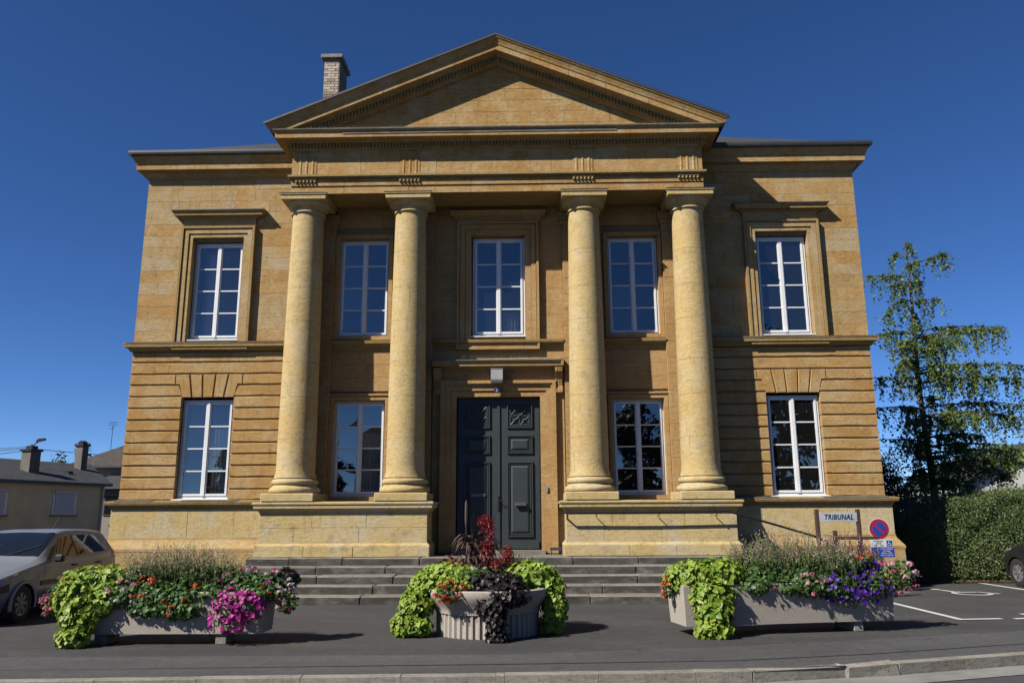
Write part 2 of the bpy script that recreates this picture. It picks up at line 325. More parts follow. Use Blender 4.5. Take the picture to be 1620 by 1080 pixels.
def profile_x(prof, x0, x1, ret0=False, ret1=False, back=1.2, rx=1.0):
    """moulding running along X; prof = [(projection, z)] measured out from y = 0 towards -Y, optionally mitred round the ends"""
    mb = MB(); n = len(prof)
    a = [(x0 - (p * rx if ret0 else 0), -p, z) for p, z in prof]; b = [(x1 + (p * rx if ret1 else 0), -p, z) for p, z in prof]
    mb.add(a + b, [(i, i + n, i + n + 1, i + 1) for i in range(n - 1)])
    for ret, x, sgn, base in ((ret0, x0, -1, a), (ret1, x1, 1, b)):
        if ret:
            c = [(x + sgn * p * rx, back, z) for p, z in prof]
            mb.add(base + c, [((i, i + 1, i + n + 1, i + n) if sgn < 0 else (i, i + n, i + n + 1, i + 1)) for i in range(n - 1)])
        else: mb.add(base + [(x, 0, prof[-1][1]), (x, 0, prof[0][1])], [tuple(range(n + 2))])
    return mb
def shift(mb, dy=0, dz=0, dx=0):
    mb.v = [(x + dx, y + dy, z + dz) for x, y, z in mb.v]; return mb

# ------------------------------------------------------------------ the courthouse
def autosmooth(o, a=38):
    me = o.data; me.polygons.foreach_set('use_smooth', [True] * len(me.polygons)); me.set_sharp_from_angle(angle=R(a)); return o
def roof_quad(quads, name, m, parent, thick=0):
    v = []; f = []; uv = []
    for q in quads:
        k = len(v); v += q; f.append(tuple(range(k, k + len(q)))); p = [Vector(x) for x in q]
        a = (p[1] - p[0]).normalized(); n = a.cross(p[2] - p[0]).normalized(); b = n.cross(a)
        uv += [((x - p[0]).dot(a), (x - p[0]).dot(b)) for x in p]
    o = obj(name, v, f, m, parent); l = o.data.uv_layers.new(name='UVMap')
    for i, t in enumerate(uv): l.data[i].uv = t
    return o
CH = thing('courthouse', 'golden sandstone courthouse with four columns and a pediment', 'building')

WX, WH = 6.745, .615                 # wing window axis and half width of its opening
LZ0, LZ1, UZ0, UZ1 = 1.95, 4.28, 5.62, 8.09
CZ = [1.955, 2.20, 2.467, 2.73, 2.992, 3.25, 3.517, 3.78, 4.048, 4.323, 4.59, 4.848, 5.127, 5.385]

def window(cx, z0, z1, half, y, sill=True, bars=True, dirt=0):
    w = half
    fr = MB().ring(cx - w, cx + w, z0, z1, .055, y, y + .075, 0, .006).build('window', MS['white'], CH)
    for s in (-1, 1):
        xa, xb = (cx - w + .05, cx - .004) if s < 0 else (cx + .004, cx + w - .05)
        MB().ring(xa, xb, z0 + .05, z1 - .05, .062, y - .018, y + .05, 0, .008).build('casement', MS['white'], fr)
        ia, ib, ja, jb = xa + .055, xb - .055, z0 + .105, z1 - .105
        for k in (1, 2, 3):
            zz = ja + (jb - ja) * k / 4
            MB().box(ia, ib, y - .006, y + .02, zz - .014, zz + .014).build('glazing_bar', MS['white'], fr)
        for k in range(4):
            za, zb = ja + (jb - ja) * k / 4, ja + (jb - ja) * (k + 1) / 4; e1, e2 = random.gauss(0, .0022), random.gauss(0, .0022)
            v = [(ia, y + .012 - e1 - e2, za), (ib, y + .012 + e1 - e2, za), (ib, y + .012 + e1 + e2, zb), (ia, y + .012 - e1 + e2, zb)]
            obj('pane', v, [(0, 1, 2, 3)], MS['glass'], fr)
    MB().box(cx - .035, cx + .035, y - .034, y - .010, z0 + .055, z1 - .055).build('meeting_stile', MS['white'], fr)
    if sill: MB().prism([(y - .17, z0 - .045), (y - .17, z0 - .02), (y + .02, z0 + .012), (y + .02, z0 - .045)], 'x', cx - w - .05, cx + w + .05).build('sill', MS['sill'], fr)
    return fr

def wing(s):
    X = lambda a, b: (a, b) if s > 0 else (-b, -a)
    x0, x1 = X(4.76, 8.6); xi0, xi1 = X(4.76, 8.6)
    wx = s * WX; h = .012
    w = wall_sheet('wing_wall', *(X(4.76, 8.585)), 0, 10.28, .035, .42,
                   [(wx - WH - h, wx + WH + h, LZ0 - .05, LZ1 + h), (wx - WH - h, wx + WH + h, UZ0 - .08, UZ1 + h)], MS['mortar'], CH)
    # plinth
    for a, b, z0, z1, y, m in ((*X(4.45, 8.82), 0, .46, -.24, 'grade'), (*X(4.45, 8.82), .46, .84, -.24, 'grade'), (*X(4.45, 8.70), 1.13, 1.77, -.10, 'podium')):
        c = cuts(a, b, .9, 1.9)
        for p, q in zip(c, c[1:]): block(rect(p, q, z0, z1), y + random.uniform(-.003, .003), .34, MS[m], w, .006, .006, .002, .002)
    o = profile_x([(.09, .835), (.245, .84), (.245, .90), (.20, .965), (.13, 1.06), (.115, 1.10), (.115, 1.135), (.09, 1.14)], *X(4.45, 8.585), s < 0, s > 0, 12).build('base_moulding', MS['grade'], w)
    lc = profile_x([(.05, 1.765), (.12, 1.77), (.13, 1.82), (.17, 1.85), (.20, 1.855), (.215, 1.90), (.215, 1.935), (.02, 1.958)], *X(4.45, 8.6), s < 0, s > 0, 12).build('lower_cornice', MS['trim'], w)
    cc = cuts(*X(4.75, 8.6), .4, 1.1)
    for p, q in zip(cc, cc[1:]):
        if random.random() < .8: MB().prism([(-.222, 1.93), (-.222, 1.953), (-.01, 1.968), (-.01, 1.93)], 'x', p + .004, q - .004).build('weathered_capping', MS['cap'], lc)
    # rusticated courses with a flat arch over the window
    vb = [wx - WH + 2 * WH * k / 5 for k in range(6)]; lean = [-.075, -.07, -.025, .025, .07, .075]
    tops = [4.59, 4.848, 4.848, 4.848, 4.848, 4.59]
    vt = [b + l * (1 if t < 4.6 else 1.15) * 1.1 for b, l, t in zip(vb, lean, tops)]
    RG = dict(cham=.017, chy=.026, gap=.007, jit=.0028, step=.22)
    for k in range(5):
        if k == 0: poly = [(vb[0], 4.283), (vb[1], 4.283), (vt[1], 4.848), (vt[0] - .10, 4.848), (vt[0] - .10, 4.59), (vt[0], 4.59)]
        elif k == 4: poly = [(vb[4], 4.283), (vb[5], 4.283), (vt[5], 4.59), (vt[5] + .10, 4.59), (vt[5] + .10, 4.848), (vt[4], 4.848)]
        else: poly = [(vb[k], 4.283), (vb[k + 1], 4.283), (vt[k + 1], 4.848), (vt[k], 4.848)]
        block(poly, -.002, .30, MS['ochre'], w, name='voussoir', cham=.016, chy=.030, gap=.009)
    for i in range(13):
        z0, z1 = CZ[i], CZ[i + 1]; y = random.uniform(-.004, .004)
        if i < 9: segs = minus(xi0, xi1, [(wx - WH, wx + WH)])
        elif i == 9: segs = [(xi0, vt[0] + .004), (vt[5] - .004, xi1)]
        elif i == 10: segs = [(xi0, vt[0] - .10), (vt[5] + .10, xi1)]
        else: segs = [(xi0, xi1)]
        for si, (a, b) in enumerate(segs):
            # vertical joints in a course are tight: every stone shares its course's long grooves
            c = cuts(a, b, .8, 1.6) if b - a > 1.1 else [a] + ([a + random.uniform(.35, .65) * (b - a)] if random.random() < .55 else []) + [b]
            for p, q in zip(c, c[1:]):
                pl = rect(p, q, z0, z1)
                if i == 9 and si == 0 and q == b: pl = [(p, z0), (vb[0], z0), (vt[0], z1), (p, z1)]
                if i == 9 and si == 1 and p == a: pl = [(vb[5], z0), (q, z0), (q, z1), (vt[5], z1)]
                pp = offset(pl, 0.); n = .001
                # grooves above and below only
                zi0, zi1 = z0 + .010, z1 - .010
                outer = subdiv([(x + (n if abs(x - p) < 1e-6 else -n if abs(x - q) < 1e-6 else 0), zi0 if z < (z0 + z1) / 2 else zi1) for x, z in pl], .22)
                inner = [(x, (z + .018 if z < zi0 + .02 else z - .018 if z > zi1 - .02 else z) + random.gauss(0, .0045)) for x, z in outer]
                m_ = len(outer); yy = y + random.uniform(-.002, .002)
                v = [(x, yy, z) for x, z in inner] + [(x, yy + .034, z) for x, z in outer] + [(x, yy + .30, z) for x, z in outer]
                f = [tuple(range(m_))] + [(r * m_ + m_ + t, r * m_ + m_ + (t + 1) % m_, r * m_ + (t + 1) % m_, r * m_ + t) for r in (0, 1) for t in range(m_)]
                obj('stone', v, f, MS['ochre'], w)
    # string course
    st = profile_x([(.0, 5.385), (.05, 5.387), (.06, 5.42), (.10, 5.46), (.105, 5.47), (.15, 5.475), (.155, 5.54), (.165, 5.545), (.165, 5.575), (.0, 5.598)], *X(4.76, 8.6), s < 0, s > 0, 12).build('string_course', MS['trim'], w)
    cc = cuts(*X(4.75, 8.72), .7, 1.5)
    for p, q in zip(cc, cc[1:]): MB().prism([(-.172, 5.568), (-.172, 5.586), (-.01, 5.606), (-.01, 5.568)], 'x', p + .003, q - .003).build('weathered_capping', MS['cap'], st)
    # smooth ashlar of the upper storey
    n = 14; zz = [5.60 + (9.72 - 5.60) * k / n for k in range(n + 1)]
    for i in range(n):
        z0, z1 = zz[i], zz[i + 1]; holes = []
        if z0 < 8.45: holes = [(wx - .86, wx + .86)]
        elif z0 < 8.72: holes = [(wx - .9, wx + .9)]
        for a, b in minus(xi0, xi1, holes):
            c = cuts(a, b, .45, 1.0); 
            for p, q in zip(c, c[1:]):
                block(rect(p, q, z0, z1), random.uniform(-.003, .002), .30, MS['grade' if random.random() < .6 else 'ochre'], w, .002, .003, .0012, .0012, .35)
    # window surround with frieze and hood
    sr = MB().ring(wx - .90, wx + .90, 5.40, 8.455, .075, -.125, .05, 0, .012).build('window_surround', MS['trim'], w)
    MB().ring(wx - .826, wx + .826, 5.46, 8.381, .115, -.095, .05, 0, .004).build('fascia', MS['grade'], sr)
    MB().ring(wx - .712, wx + .712, 5.5, 8.267, .097, -.068, .20, 0, .004).build('fascia', MS['grade'], sr)
    MB().box(wx - .88, wx + .88, -.06, .05, 8.457, 8.69).build('frieze_panel', MS['grade'], sr)
    hd = shift(profile_x([(0, 8.64), (.07, 8.645), (.09, 8.68), (.10, 8.69), (.21, 8.695), (.215, 8.745), (.24, 8.77), (.26, 8.80), (.26, 8.812), (.0, 8.84)], wx - .86, wx + .86, True, True, .05)).build('hood', MS['trim'], sr)
    MB().prism([(-.266, 8.805), (-.266, 8.826), (-.0, 8.856), (-.0, 8.83)], 'x', wx - 1.125, wx + 1.125).build('lead_flashing', MS['gutter'], hd)
    # main cornice, gutter
    c0, c1 = X(4.5, 8.6)
    co = profile_x([(.0, 9.70), (.03, 9.705), (.03, 9.76), (.07, 9.80), (.09, 9.865), (.23, 9.875), (.235, 10.005), (.25, 10.01), (.25, 10.03), (.27, 10.06), (.29, 10.12), (.32, 10.17), (.32, 10.205), (.0, 10.24)], c0, c1, s < 0, s > 0, 12).build('cornice', MS['ochre'], w)
    g0, g1 = X(4.6, 8.98)
    gp = [(-.30, 10.25), (-.31, 10.21), (-.35, 10.195), (-.39, 10.21), (-.405, 10.25), (-.405, 10.305), (-.385, 10.315), (-.385, 10.26), (-.345, 10.235), (-.32, 10.26)]
    MB().prism(gp, 'x', g0, g1).build('gutter', MS['gutter'], w)
    MB().prism([(s * (8.59 - p - .005), z) for p, z in gp] if s > 0 else [(-(8.59 - p - .005), z) for p, z in gp], 'y', -.39, 12.3).build('gutter', MS['gutter'], w)
    window(wx, LZ0 + .045, LZ1 - .03, WH - .012, .14); window(wx, UZ0 + .06, UZ1 - .01, WH - .012, .13)
    MB().box(*X(8.15, 8.592), .3, 12.0, 0, 10.26).build('side_wall', MS['ochre'], CH)
for s in (-1, 1): wing(s)
MB().box(-8.15, 8.15, 11.6, 12.0, 0, 10.26).build('rear_wall', MS['ochre'], CH)
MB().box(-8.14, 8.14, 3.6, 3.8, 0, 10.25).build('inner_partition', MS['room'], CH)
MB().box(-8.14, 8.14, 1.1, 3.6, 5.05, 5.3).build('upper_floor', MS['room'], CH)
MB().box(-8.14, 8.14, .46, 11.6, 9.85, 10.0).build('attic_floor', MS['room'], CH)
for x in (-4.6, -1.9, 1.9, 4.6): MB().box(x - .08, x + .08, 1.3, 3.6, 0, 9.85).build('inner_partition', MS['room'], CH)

# roof
EZ, PT = 10.27, math.tan(R(29.5)); RZ = EZ + 6.35 * PT
ce = [(-8.95, -.35, EZ), (8.95, -.35, EZ), (8.95, 12.35, EZ), (-8.95, 12.35, EZ)]; ra, rb_ = (-2.6, 6.0, RZ), (2.6, 6.0, RZ)
roof = roof_quad([[ce[0], ce[1], rb_, ra], [ce[1], ce[2], rb_], [ce[2], ce[3], ra, rb_], [ce[3], ce[0], ra]], 'roof', MS['slate'], CH)
chm = MB().box(-5.14, -4.70, 2.7, 3.55, 11.6, 14.60).build('chimney', MS['mortar'], CH)
def brick_mat():
    m, nt, b = mat('whitewashed_brick'); b.inputs['Roughness'].default_value = .9; oi = node(nt, 'ShaderNodeObjectInfo')
    c = ramp(nt, oi.outputs['Random'], [(0., (.17, .13, .10)), (.3, (.30, .25, .20)), (.7, (.36, .31, .26)), (.9, (.24, .15, .10)), (1., (.12, .09, .07))])
    nt.links.new(mix(nt, ramp(nt, noise(nt, 9, 4), [(.45, 0.), (.7, .5)]), c, (.36, .33, .29)), b.inputs['Base Color']); bump(nt, b, noise(nt, 40), .5, .01); return m
MS['brick'] = brick_mat()
bm_f = MB().bbox(-.102, .102, -.012, .04, 0, .072, .004); bm_h = MB().bbox(-.049, .049, -.012, .04, 0, .072, .004); proto = {}
for row in range(25):
    off = .106 if row % 2 else 0.; x = -5.14 + .106 - off
    z = 12.48 + row * .0825
    for k in range(4):
        a, b = max(x - .106, -5.14), min(x + .106, -4.70); x += .212
        if b - a < .05: continue
        kind = 'f' if b - a > .2 else 'h'
        if kind not in proto: proto[kind] = (bm_f if kind == 'f' else bm_h).build('brick', MS['brick'], chm)
        o = proto[kind] if proto[kind].location.length == 0 else proto[kind].copy()
        if o is not proto[kind]: col.objects.link(o)
        o.location = ((a + b) / 2, 2.7 + random.uniform(-.006, .004), z)
    for y0 in (2.80, 3.02, 3.24, 3.46):
        pass
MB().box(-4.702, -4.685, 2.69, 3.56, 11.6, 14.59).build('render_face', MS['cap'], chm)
MB().bbox(-5.23, -4.60, 2.60, 3.66, 14.60, 14.72, .012).build('chimney_cap', MS['concrete'], chm)
MB().bbox(-5.0, -4.82, 2.9, 3.2, 14.72, 14.84, .02).build('chimney_pot', MS['iron'], chm)

# --- portico back wall
_before = set(bpy.data.objects)
YW = -.66
holes = [(-.925, .925, .75, 4.17)] + [(c - .60, c + .60, z0, z1) for c in (-3.085, 3.085) for z0, z1 in ((1.95, 4.13), (5.545, 7.90))] + [(-.625, .625, 5.53, 7.91)]
wc = wall_sheet('portico_wall', -4.50, 4.50, 0, 9.0, YW + .03, .62, holes, MS['mortar'], CH)
for s in (-1, 1): MB().box(*sorted((s * 4.49, s * 4.57)), YW, .04, 0, 9.0).build('return_wall', MS['ochre'], wc)
zz = [1.87 + k * .2954 for k in range(12)] + [5.23]; zz = [1.87 + (5.215 - 1.87) * k / 11 for k in range(12)]
zu = [5.44 + (8.74 - 5.44) * k / 11 for k in range(12)]
AN = [(-4.565, -3.755), (-2.30, -1.475), (1.475, 2.30), (3.755, 4.565)]      # antae behind the columns
for lev, rows in (('l', zz), ('u', zu)):
    for z0, z1 in zip(rows, rows[1:]):
        hs = list(AN)
        if lev == 'l': hs += [(-1.3, 1.3)] if z0 < 4.75 else []
        else: hs += [(-.94, .94)] if z0 < 8.2 else []
        for c in (-3.085, 3.085):
            a, b = (1.95, 4.19) if lev == 'l' else (5.50, 7.96)
            if z1 > a + .03 and z0 < b - .03: hs.append((c - .66, c + .66))
        for a, b in minus(-4.5, 4.5, hs):
            c = cuts(a, b, .55, 1.1)
            for p, q in zip(c, c[1:]): block(rect(p, q, z0, z1), YW + random.uniform(-.003, .003), .2, MS['rose'], wc, .002, .003, .0014)
for a, b in AN:
    an = MB().box(a + .01, b - .01, YW - .10, YW + .05, 1.86, 8.42).build('anta', MS['mortar'], CH)
    zs = [2.05 + (7.95 - 2.05) * k / 16 for k in range(17)]
    for k in range(16): block(rect(a, b, zs[k], zs[k + 1]), YW - .115 + random.uniform(-.002, .002), .12, MS['rose'], an, .003, .004, .002)
    MB().bbox(a - .05, b + .05, YW - .165, YW + .05, 1.862, 2.05, .012).build('anta_base', MS['pale'], an)
    MB().bbox(a - .02, b + .02, YW - .135, YW + .05, 7.95, 8.0, .01).bbox(a - .04, b + .04, YW - .155, YW + .05, 8.13, 8.22, .01).bbox(a - .07, b + .07, YW - .185, YW + .05, 8.22, 8.41, .01).box(a + .002, b - .002, YW - .118, YW + .05, 7.99, 8.14).build('anta_capital', MS['rose'], an)
for a, b in ((-3.75, -2.305), (-1.47, 1.47), (2.305, 3.75)):
    t = shift(profile_x([(0, 5.21), (.03, 5.215), (.035, 5.29), (.06, 5.30), (.065, 5.33), (.10, 5.36), (.135, 5.365), (.145, 5.415), (.145, 5.43), (0, 5.445)], a, b), YW).build('string_course', MS['trim'], wc)
for c in (-3.085, 3.085):
    for z0, z1 in ((2.0, 4.10), (5.56, 7.875)):
        MB().ring(c - .668, c + .668, z0 - .10, z1 + .095, .10, YW - .045, YW + .1, 0, .006).ring(c - .615, c + .615, z0 - .06, z1 + .06, .045, YW - .018, YW + .3, 0, .004).build('window_surround', MS['rose'], wc)
        window(c, z0, z1, .585, -.53, sill=z0 > 4)
    MB().box(c - .70, c + .70, YW - .075, YW + .1, 4.198, 4.235).build('window_lintel_moulding', MS['rose'], wc)
# central window and door
sr = MB().ring(-.945, .945, 5.2, 8.24, .075, YW - .12, YW + .05, 0, .012).ring(-.872, .872, 5.25, 8.166, .12, YW - .085, YW + .05, 0, .004).ring(-.754, .754, 5.3, 8.048, .14, YW - .055, YW + .25, 0, .004).build('window_surround', MS['rose'], wc)
shift(profile_x([(0, 8.24), (.05, 8.25), (.06, 8.33), (.10, 8.36), (.16, 8.37), (.17, 8.44), (.2, 8.47), (0, 8.50)], -.93, .93, True, True, .05), YW).build('hood', MS['rose'], sr)
window(0.012, 5.555, 7.895, .605, -.53)
ds = MB()
for w0, w1, zt, y0 in ((.925, 1.06, 4.29, -.05), (1.055, 1.17, 4.40, -.085), (1.165, 1.275, 4.505, -.13)):
    for s in (-1, 1): ds.box(*sorted((s * w0, s * w1)), YW + y0, YW + .22, .80, zt)
    ds.box(-w0 - .001, w0 + .001, YW + y0 + .0007, YW + .22, zt - (w1 - w0) * 1.0, zt - .0006)
for s in (-1, 1): ds.box(*sorted((s * 1.20, s * 1.272)), YW - .155, YW - .12, .80, 4.50)
ds.box(-1.272, 1.272, YW - .157, YW - .12, 4.435, 4.502)
ds.build('door_surround', MS['rose'], wc)
MB().box(-1.30, 1.30, YW - .06, YW + .05, 4.506, 4.80).build('door_frieze', MS['rose'], wc)
for s in (-1, 1):
    c = s * 1.345
    MB().box(c - .11, c + .11, YW - .05, YW + .05, .8, 4.2).build('outer_jamb', MS['rose'], wc)
    prof = [(YW - .05, 4.20), (YW - .10, 4.19), (YW - .14, 4.23), (YW - .13, 4.30), (YW - .10, 4.38), (YW - .12, 4.52), (YW - .19, 4.62), (YW - .26, 4.68), (YW - .27, 4.77), (YW - .05, 4.77)]
    k = MB().prism(prof, 'x', c - .085, c + .085).build('console', MS['rose'], wc)
    for d in (-.05, 0, .05): MB().prism([(y - .012, z) for y, z in prof], 'x', c + d - .014, c + d + .014).build('console_rib', MS['rose'], k)
dh = shift(profile_x([(0, 4.76), (.10, 4.765), (.12, 4.795), (.28, 4.80), (.285, 4.85), (.31, 4.875), (.33, 4.91), (.33, 4.925), (0, 4.975)], -1.40, 1.40), YW)
dh = dh.box(-1.449, -1.395, YW - .33, YW, 4.80, 4.92).box(1.395, 1.449, YW - .33, YW, 4.80, 4.92).build('door_hood', MS['trim'], wc)
MB().prism([(YW - .337, 4.915), (YW - .337, 4.935), (YW, 4.985), (YW, 4.96)], 'x', -1.46, 1.46).build('lead_flashing', MS['cap'], dh)
def spikes(parent, x0, x1, y, z, h=.1, n=None):
    mb = MB(); n = n or int((x1 - x0) / .035)
    for i in range(n):
        x = x0 + (x1 - x0) * (i + .5) / n; d = random.uniform(-.035, .035); e = random.uniform(-.02, .02)
        mb.tube([(x, y, z), (x + e, y + d, z + h * random.uniform(.8, 1.1))], .0012, 3)
    return mb.build('bird_spikes', MS['alu'], parent, kind='stuff')
spikes(dh, -1.4, 1.4, YW - .27, 4.945, .11)
# the door
dr = MB().box(-.925, .925, -.50, -.44, .80, 4.17).build('door', MS['door'], CH)
MB().box(-1.0, 1.0, YW - .3, -.3, .70, .86).build('threshold', MS['tread'], dr)
for s in (-1, 1):
    lf = MB().bbox(*sorted((s * .012, s * .915)), -.545, -.50, .88, 4.15, .006).build('door_leaf', MS['door'], dr)
    c = s * .47
    for z0, z1, kind in ((1.12, 2.74, 'tall'), (2.90, 3.32, 'mid'), (3.46, 4.02, 'rose')):
        MB().ring(c - .29, c + .29, z0, z1, .045, -.585, -.54, 0, .012).ring(c - .245, c + .245, z0 + .045, z1 - .045, .03, -.567, -.54, 0, .008).build('panel_moulding', MS['door'], lf)
        if kind != 'rose':
            a, b, e, g = c - .21, c + .21, z0 + .08, z1 - .08; t = .05
            v = [(a, -.546, e), (b, -.546, e), (b, -.546, g), (a, -.546, g), (a + t, -.574, e + t), (b - t, -.574, e + t), (b - t, -.574, g - t), (a + t, -.574, g - t)]
            obj('raised_panel', v, [(4, 5, 6, 7), (0, 1, 5, 4), (1, 2, 6, 5), (2, 3, 7, 6), (3, 0, 4, 7)], MS['door'], lf)
        else:
            mb = MB(); zc = (z0 + z1) / 2; hx, hz = .205, (z1 - z0) / 2 - .08
            for dx, dz in ((1, 1), (1, -1), (-1, 1), (-1, -1)):
                mb.tube([(c, -.56, zc), (c + dx * hx, -.56, zc + dz * hz)], .013, 6)
                mb.tube([(c + dx * .01, -.555, zc + dz * hz), (c + dx * hx, -.555, zc + dz * .01)], .010, 6)
            for q in (-1, 0, 1): mb.box(c + q * hx - .009, c + q * hx + .009, -.568, -.545, zc - hz, zc + hz); mb.box(c - hx, c + hx, -.566, -.546, zc + q * hz - .009, zc + q * hz + .009)
            mb.build('iron_grille', MS['door'], lf)
            for dx, dz in ((0, 0), (.5, .5), (.5, -.5), (-.5, .5), (-.5, -.5)):
                b_ = MB().lathe([(0.001, -.035), (.02, -.032), (.034, -.016), (.04, 0)], 0, 0, 12); b_.v = [(c + dx * hx + x, -.56 + z, zc + dz * hz + y) for x, y, z in b_.v]
                autosmooth(b_.build('boss', MS['door'], lf))
    MB().box(c - .40, c + .40, -.575, -.54, .885, 1.04).build('kick_board', MS['door'], lf)
    for z in (1.4, 2.15, 2.75): MB().tube([(s * .90, -.56, z - .07), (s * .90, -.56, z + .07)], .016, 8).build('hinge', MS['iron'], lf)
    if s > 0:
        MB().prism([(-.575, 1.86), (-.66, 1.80), (-.665, 1.79), (-.575, 1.835)], 'x', c - .13, c + .13).build('letterbox_flap', MS['steel'], lf)
    else:
        MB().bbox(c - .13, c + .18, -.582, -.57, 1.985, 2.05, .004).build('letter_slot', MS['lead'], lf)
MB().box(-.03, .03, -.575, -.54, .88, 4.15).build('meeting_rail', MS['door'], dr)
MB().bbox(-.022, .022, -.592, -.57, 1.68, 2.0, .006).tube([(0, -.59, 1.90), (0, -.64, 1.90), (.10, -.645, 1.895)], .011, 8).build('door_handle', MS['iron'], dr)

# --- podiums and steps
POD = []
for s in (-1, 1):
    a, b = sorted((s * 1.385, s * 4.715))
    pd = MB().box(a, b, -2.07, YW - .0, 0, 1.845).build('podium', MS['podium'], CH); POD.append(pd)
    for z0, z1 in ((1.075, 1.36), (1.36, 1.665)):
        c = cuts(a - .01, b + .01, .7, 1.5)
        for p, q in zip(c, c[1:]): block(rect(p, q, z0, z1), -2.093 + random.uniform(-.003, .003), .1, MS['podium'], pd, .004, .005, .0018, .0022)
    c = cuts(a - .06, b + .06, .7, 1.3)
    for p, q in zip(c, c[1:]): block(rect(p, q, .80, 1.0), -2.155 + random.uniform(-.003, .003), .1, MS['podium'], pd, .008, .01, .002, .003)
    shift(profile_x([(0, .995), (.06, 1.0), (.055, 1.02), (.03, 1.05), (.012, 1.06), (.01, 1.08), (0, 1.08)], a - .008, b + .008, True, True, 1.35), -2.09).build('base_moulding', MS['podium'], pd)
    MB().box(*sorted((s * 1.325, s * 1.386)), -2.15, YW - .02, .80, 1.0).build('base_course', MS['podium'], pd)
    shift(profile_x([(0, 1.66), (.02, 1.665), (.03, 1.70), (.06, 1.725), (.062, 1.735), (.10, 1.74), (.105, 1.80), (.125, 1.815), (.13, 1.84), (.12, 1.862), (-.02, 1.872)], a - .008, b + .008, True, True, 1.35), -2.09).build('podium_cornice', MS['podium'], pd)
    MB().box(a - .02, b + .02, -2.06, YW + .0, 1.84, 1.87).build('podium_top', MS['tread'], pd)
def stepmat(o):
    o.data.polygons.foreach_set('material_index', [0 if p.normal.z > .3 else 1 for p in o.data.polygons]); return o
TR, RS, YL = .42, .1495, -1.36
stair = MB().box(-4.98, 4.98, -2.6, .3, 0, .12).build('staircase', MS['tread'], CH)
for i in range(5):
    y0 = YL - TR * (4 - i); e = 5.20 if i < 4 else 5.16; y1 = y0 + .48 if i < 4 else -.96
    c = cuts(-e, e, .8, 2.0)
    for p, q in zip(c, c[1:]):
        dy, dz = random.uniform(-.008, .008), random.uniform(-.004, .004)
        sb = MB().bbox(p + .002, q - .002, y0 + dy, y1, RS * i - .02, RS * (i + 1) + dz, .018); sb.v = [(a_ + random.gauss(0, .003), b_ + random.gauss(0, .006), c_ + random.gauss(0, .004)) for a_, b_, c_ in sb.v]
        stepmat(sb.build('step_stone', [MS['tread'], MS['riser']], stair))
for x in (-1.38 * 1.067, -.46 * 1.067, .46 * 1.067):
    for y0, y1 in ((-.955, -.40), (-.395, .1)): stepmat(MB().bbox(x + .002, x + .978, y0, y1, .6, RS * 5 - .004, .006).build('landing_slab', [MS['tread'], MS['riser']], stair))
MB().prism([(5.06, 0), (8.4, 0), (8.4, .03), (5.4, .72), (5.06, .72)], 'y', -1.15, -.26).build('side_ramp', MS['tread'], CH)

# --- columns
def column_parts():
    zb, zt = 2.33, 8.02; rb, rt = .394, .332
    def rad(z):
        t = max(0, (z - zb) / (zt - zb)); return rb + (rt - rb) * (t ** 1.5) + (.045 * min(1, max(0, 1 - (z - zb) / .12)) ** 2)
    core = autosmooth(MB().lathe([(rad(max(z, 2.6)) - .016, z) for z in (2.20, 2.6, 3.6, 4.6, 5.6, 6.6, 7.6, 8.25)], n=40).build('column', MS['mortar'], CH)); ch = []
    zs = [2.34, 3.13, 3.99, 4.72, 5.60, 6.32, 7.12, 8.02]
    for a, b in zip(zs, zs[1:]):
        pr = [(rad(a) - .004, a + .001), (rad(a + .003), a + .003)] + [(rad(a + (b - a) * k / 6), a + (b - a) * k / 6) for k in range(1, 6)] + [(rad(b), b - .003), (rad(b) - .004, b - .001)]
        ch.append(autosmooth(MB().lathe(pr, n=48).build('drum', MS['drum'], core), 24))
    def tor(r, z0, z1, e): return [(r - e * (1 - math.sin(math.pi * k / 8)), z0 + (z1 - z0) * (1 - math.cos(math.pi * k / 8)) / 2) for k in range(9)]
    ch.append(autosmooth(MB().lathe([(.40, 2.03)] + tor(.515, 2.034, 2.165, .06) + [(.445, 2.175), (.435, 2.20)] + tor(.472, 2.205, 2.32, .05) + [(.41, 2.335), (.38, 2.345)], n=48).build('column_base', MS['podium'], core)))
    ch.append(MB().bbox(-.53, .53, -.53, .53, 1.868, 2.034, .018).build('plinth', MS['podium'], core))
    ch.append(autosmooth(MB().lathe([(.30, 8.0)] + tor(.372, 8.015, 8.06, .02) + [(.345, 8.07), (.338, 8.10), (.338, 8.12), (.355, 8.13), (.36, 8.145), (.385, 8.155), (.43, 8.19), (.46, 8.23), (.47, 8.255), (.44, 8.26)], n=48).build('capital', MS['pale'], core)))
    ch.append(MB().bbox(-.485, .485, -.485, .485, 8.258, 8.355, .008).bbox(-.505, .505, -.505, .505, 8.355, 8.392, .006).build('abacus', MS['pale'], core))
    ch.append(MB().ring(-.512, .512, 8.385, 8.40, .002, -.512, -.30).box(-.512, .512, -.512, -.40, 8.3925, 8.402).build('lead_flashing', MS['gutter'], core))
    return core, ch
core0, ch0 = column_parts()
for i, x in enumerate((-4.1555, -1.892, 1.892, 4.1555)):
    if i == 0: c_ = core0
    else:
        c_ = core0.copy(); col.objects.link(c_)
        for k in ch0:
            d = k.copy(); col.objects.link(d); d.parent = c_
            if d.name.startswith(('drum', 'column_base', 'capital')): d.rotation_euler = (0, 0, i * 1.37)
    c_.location = (x, -1.70, 0)

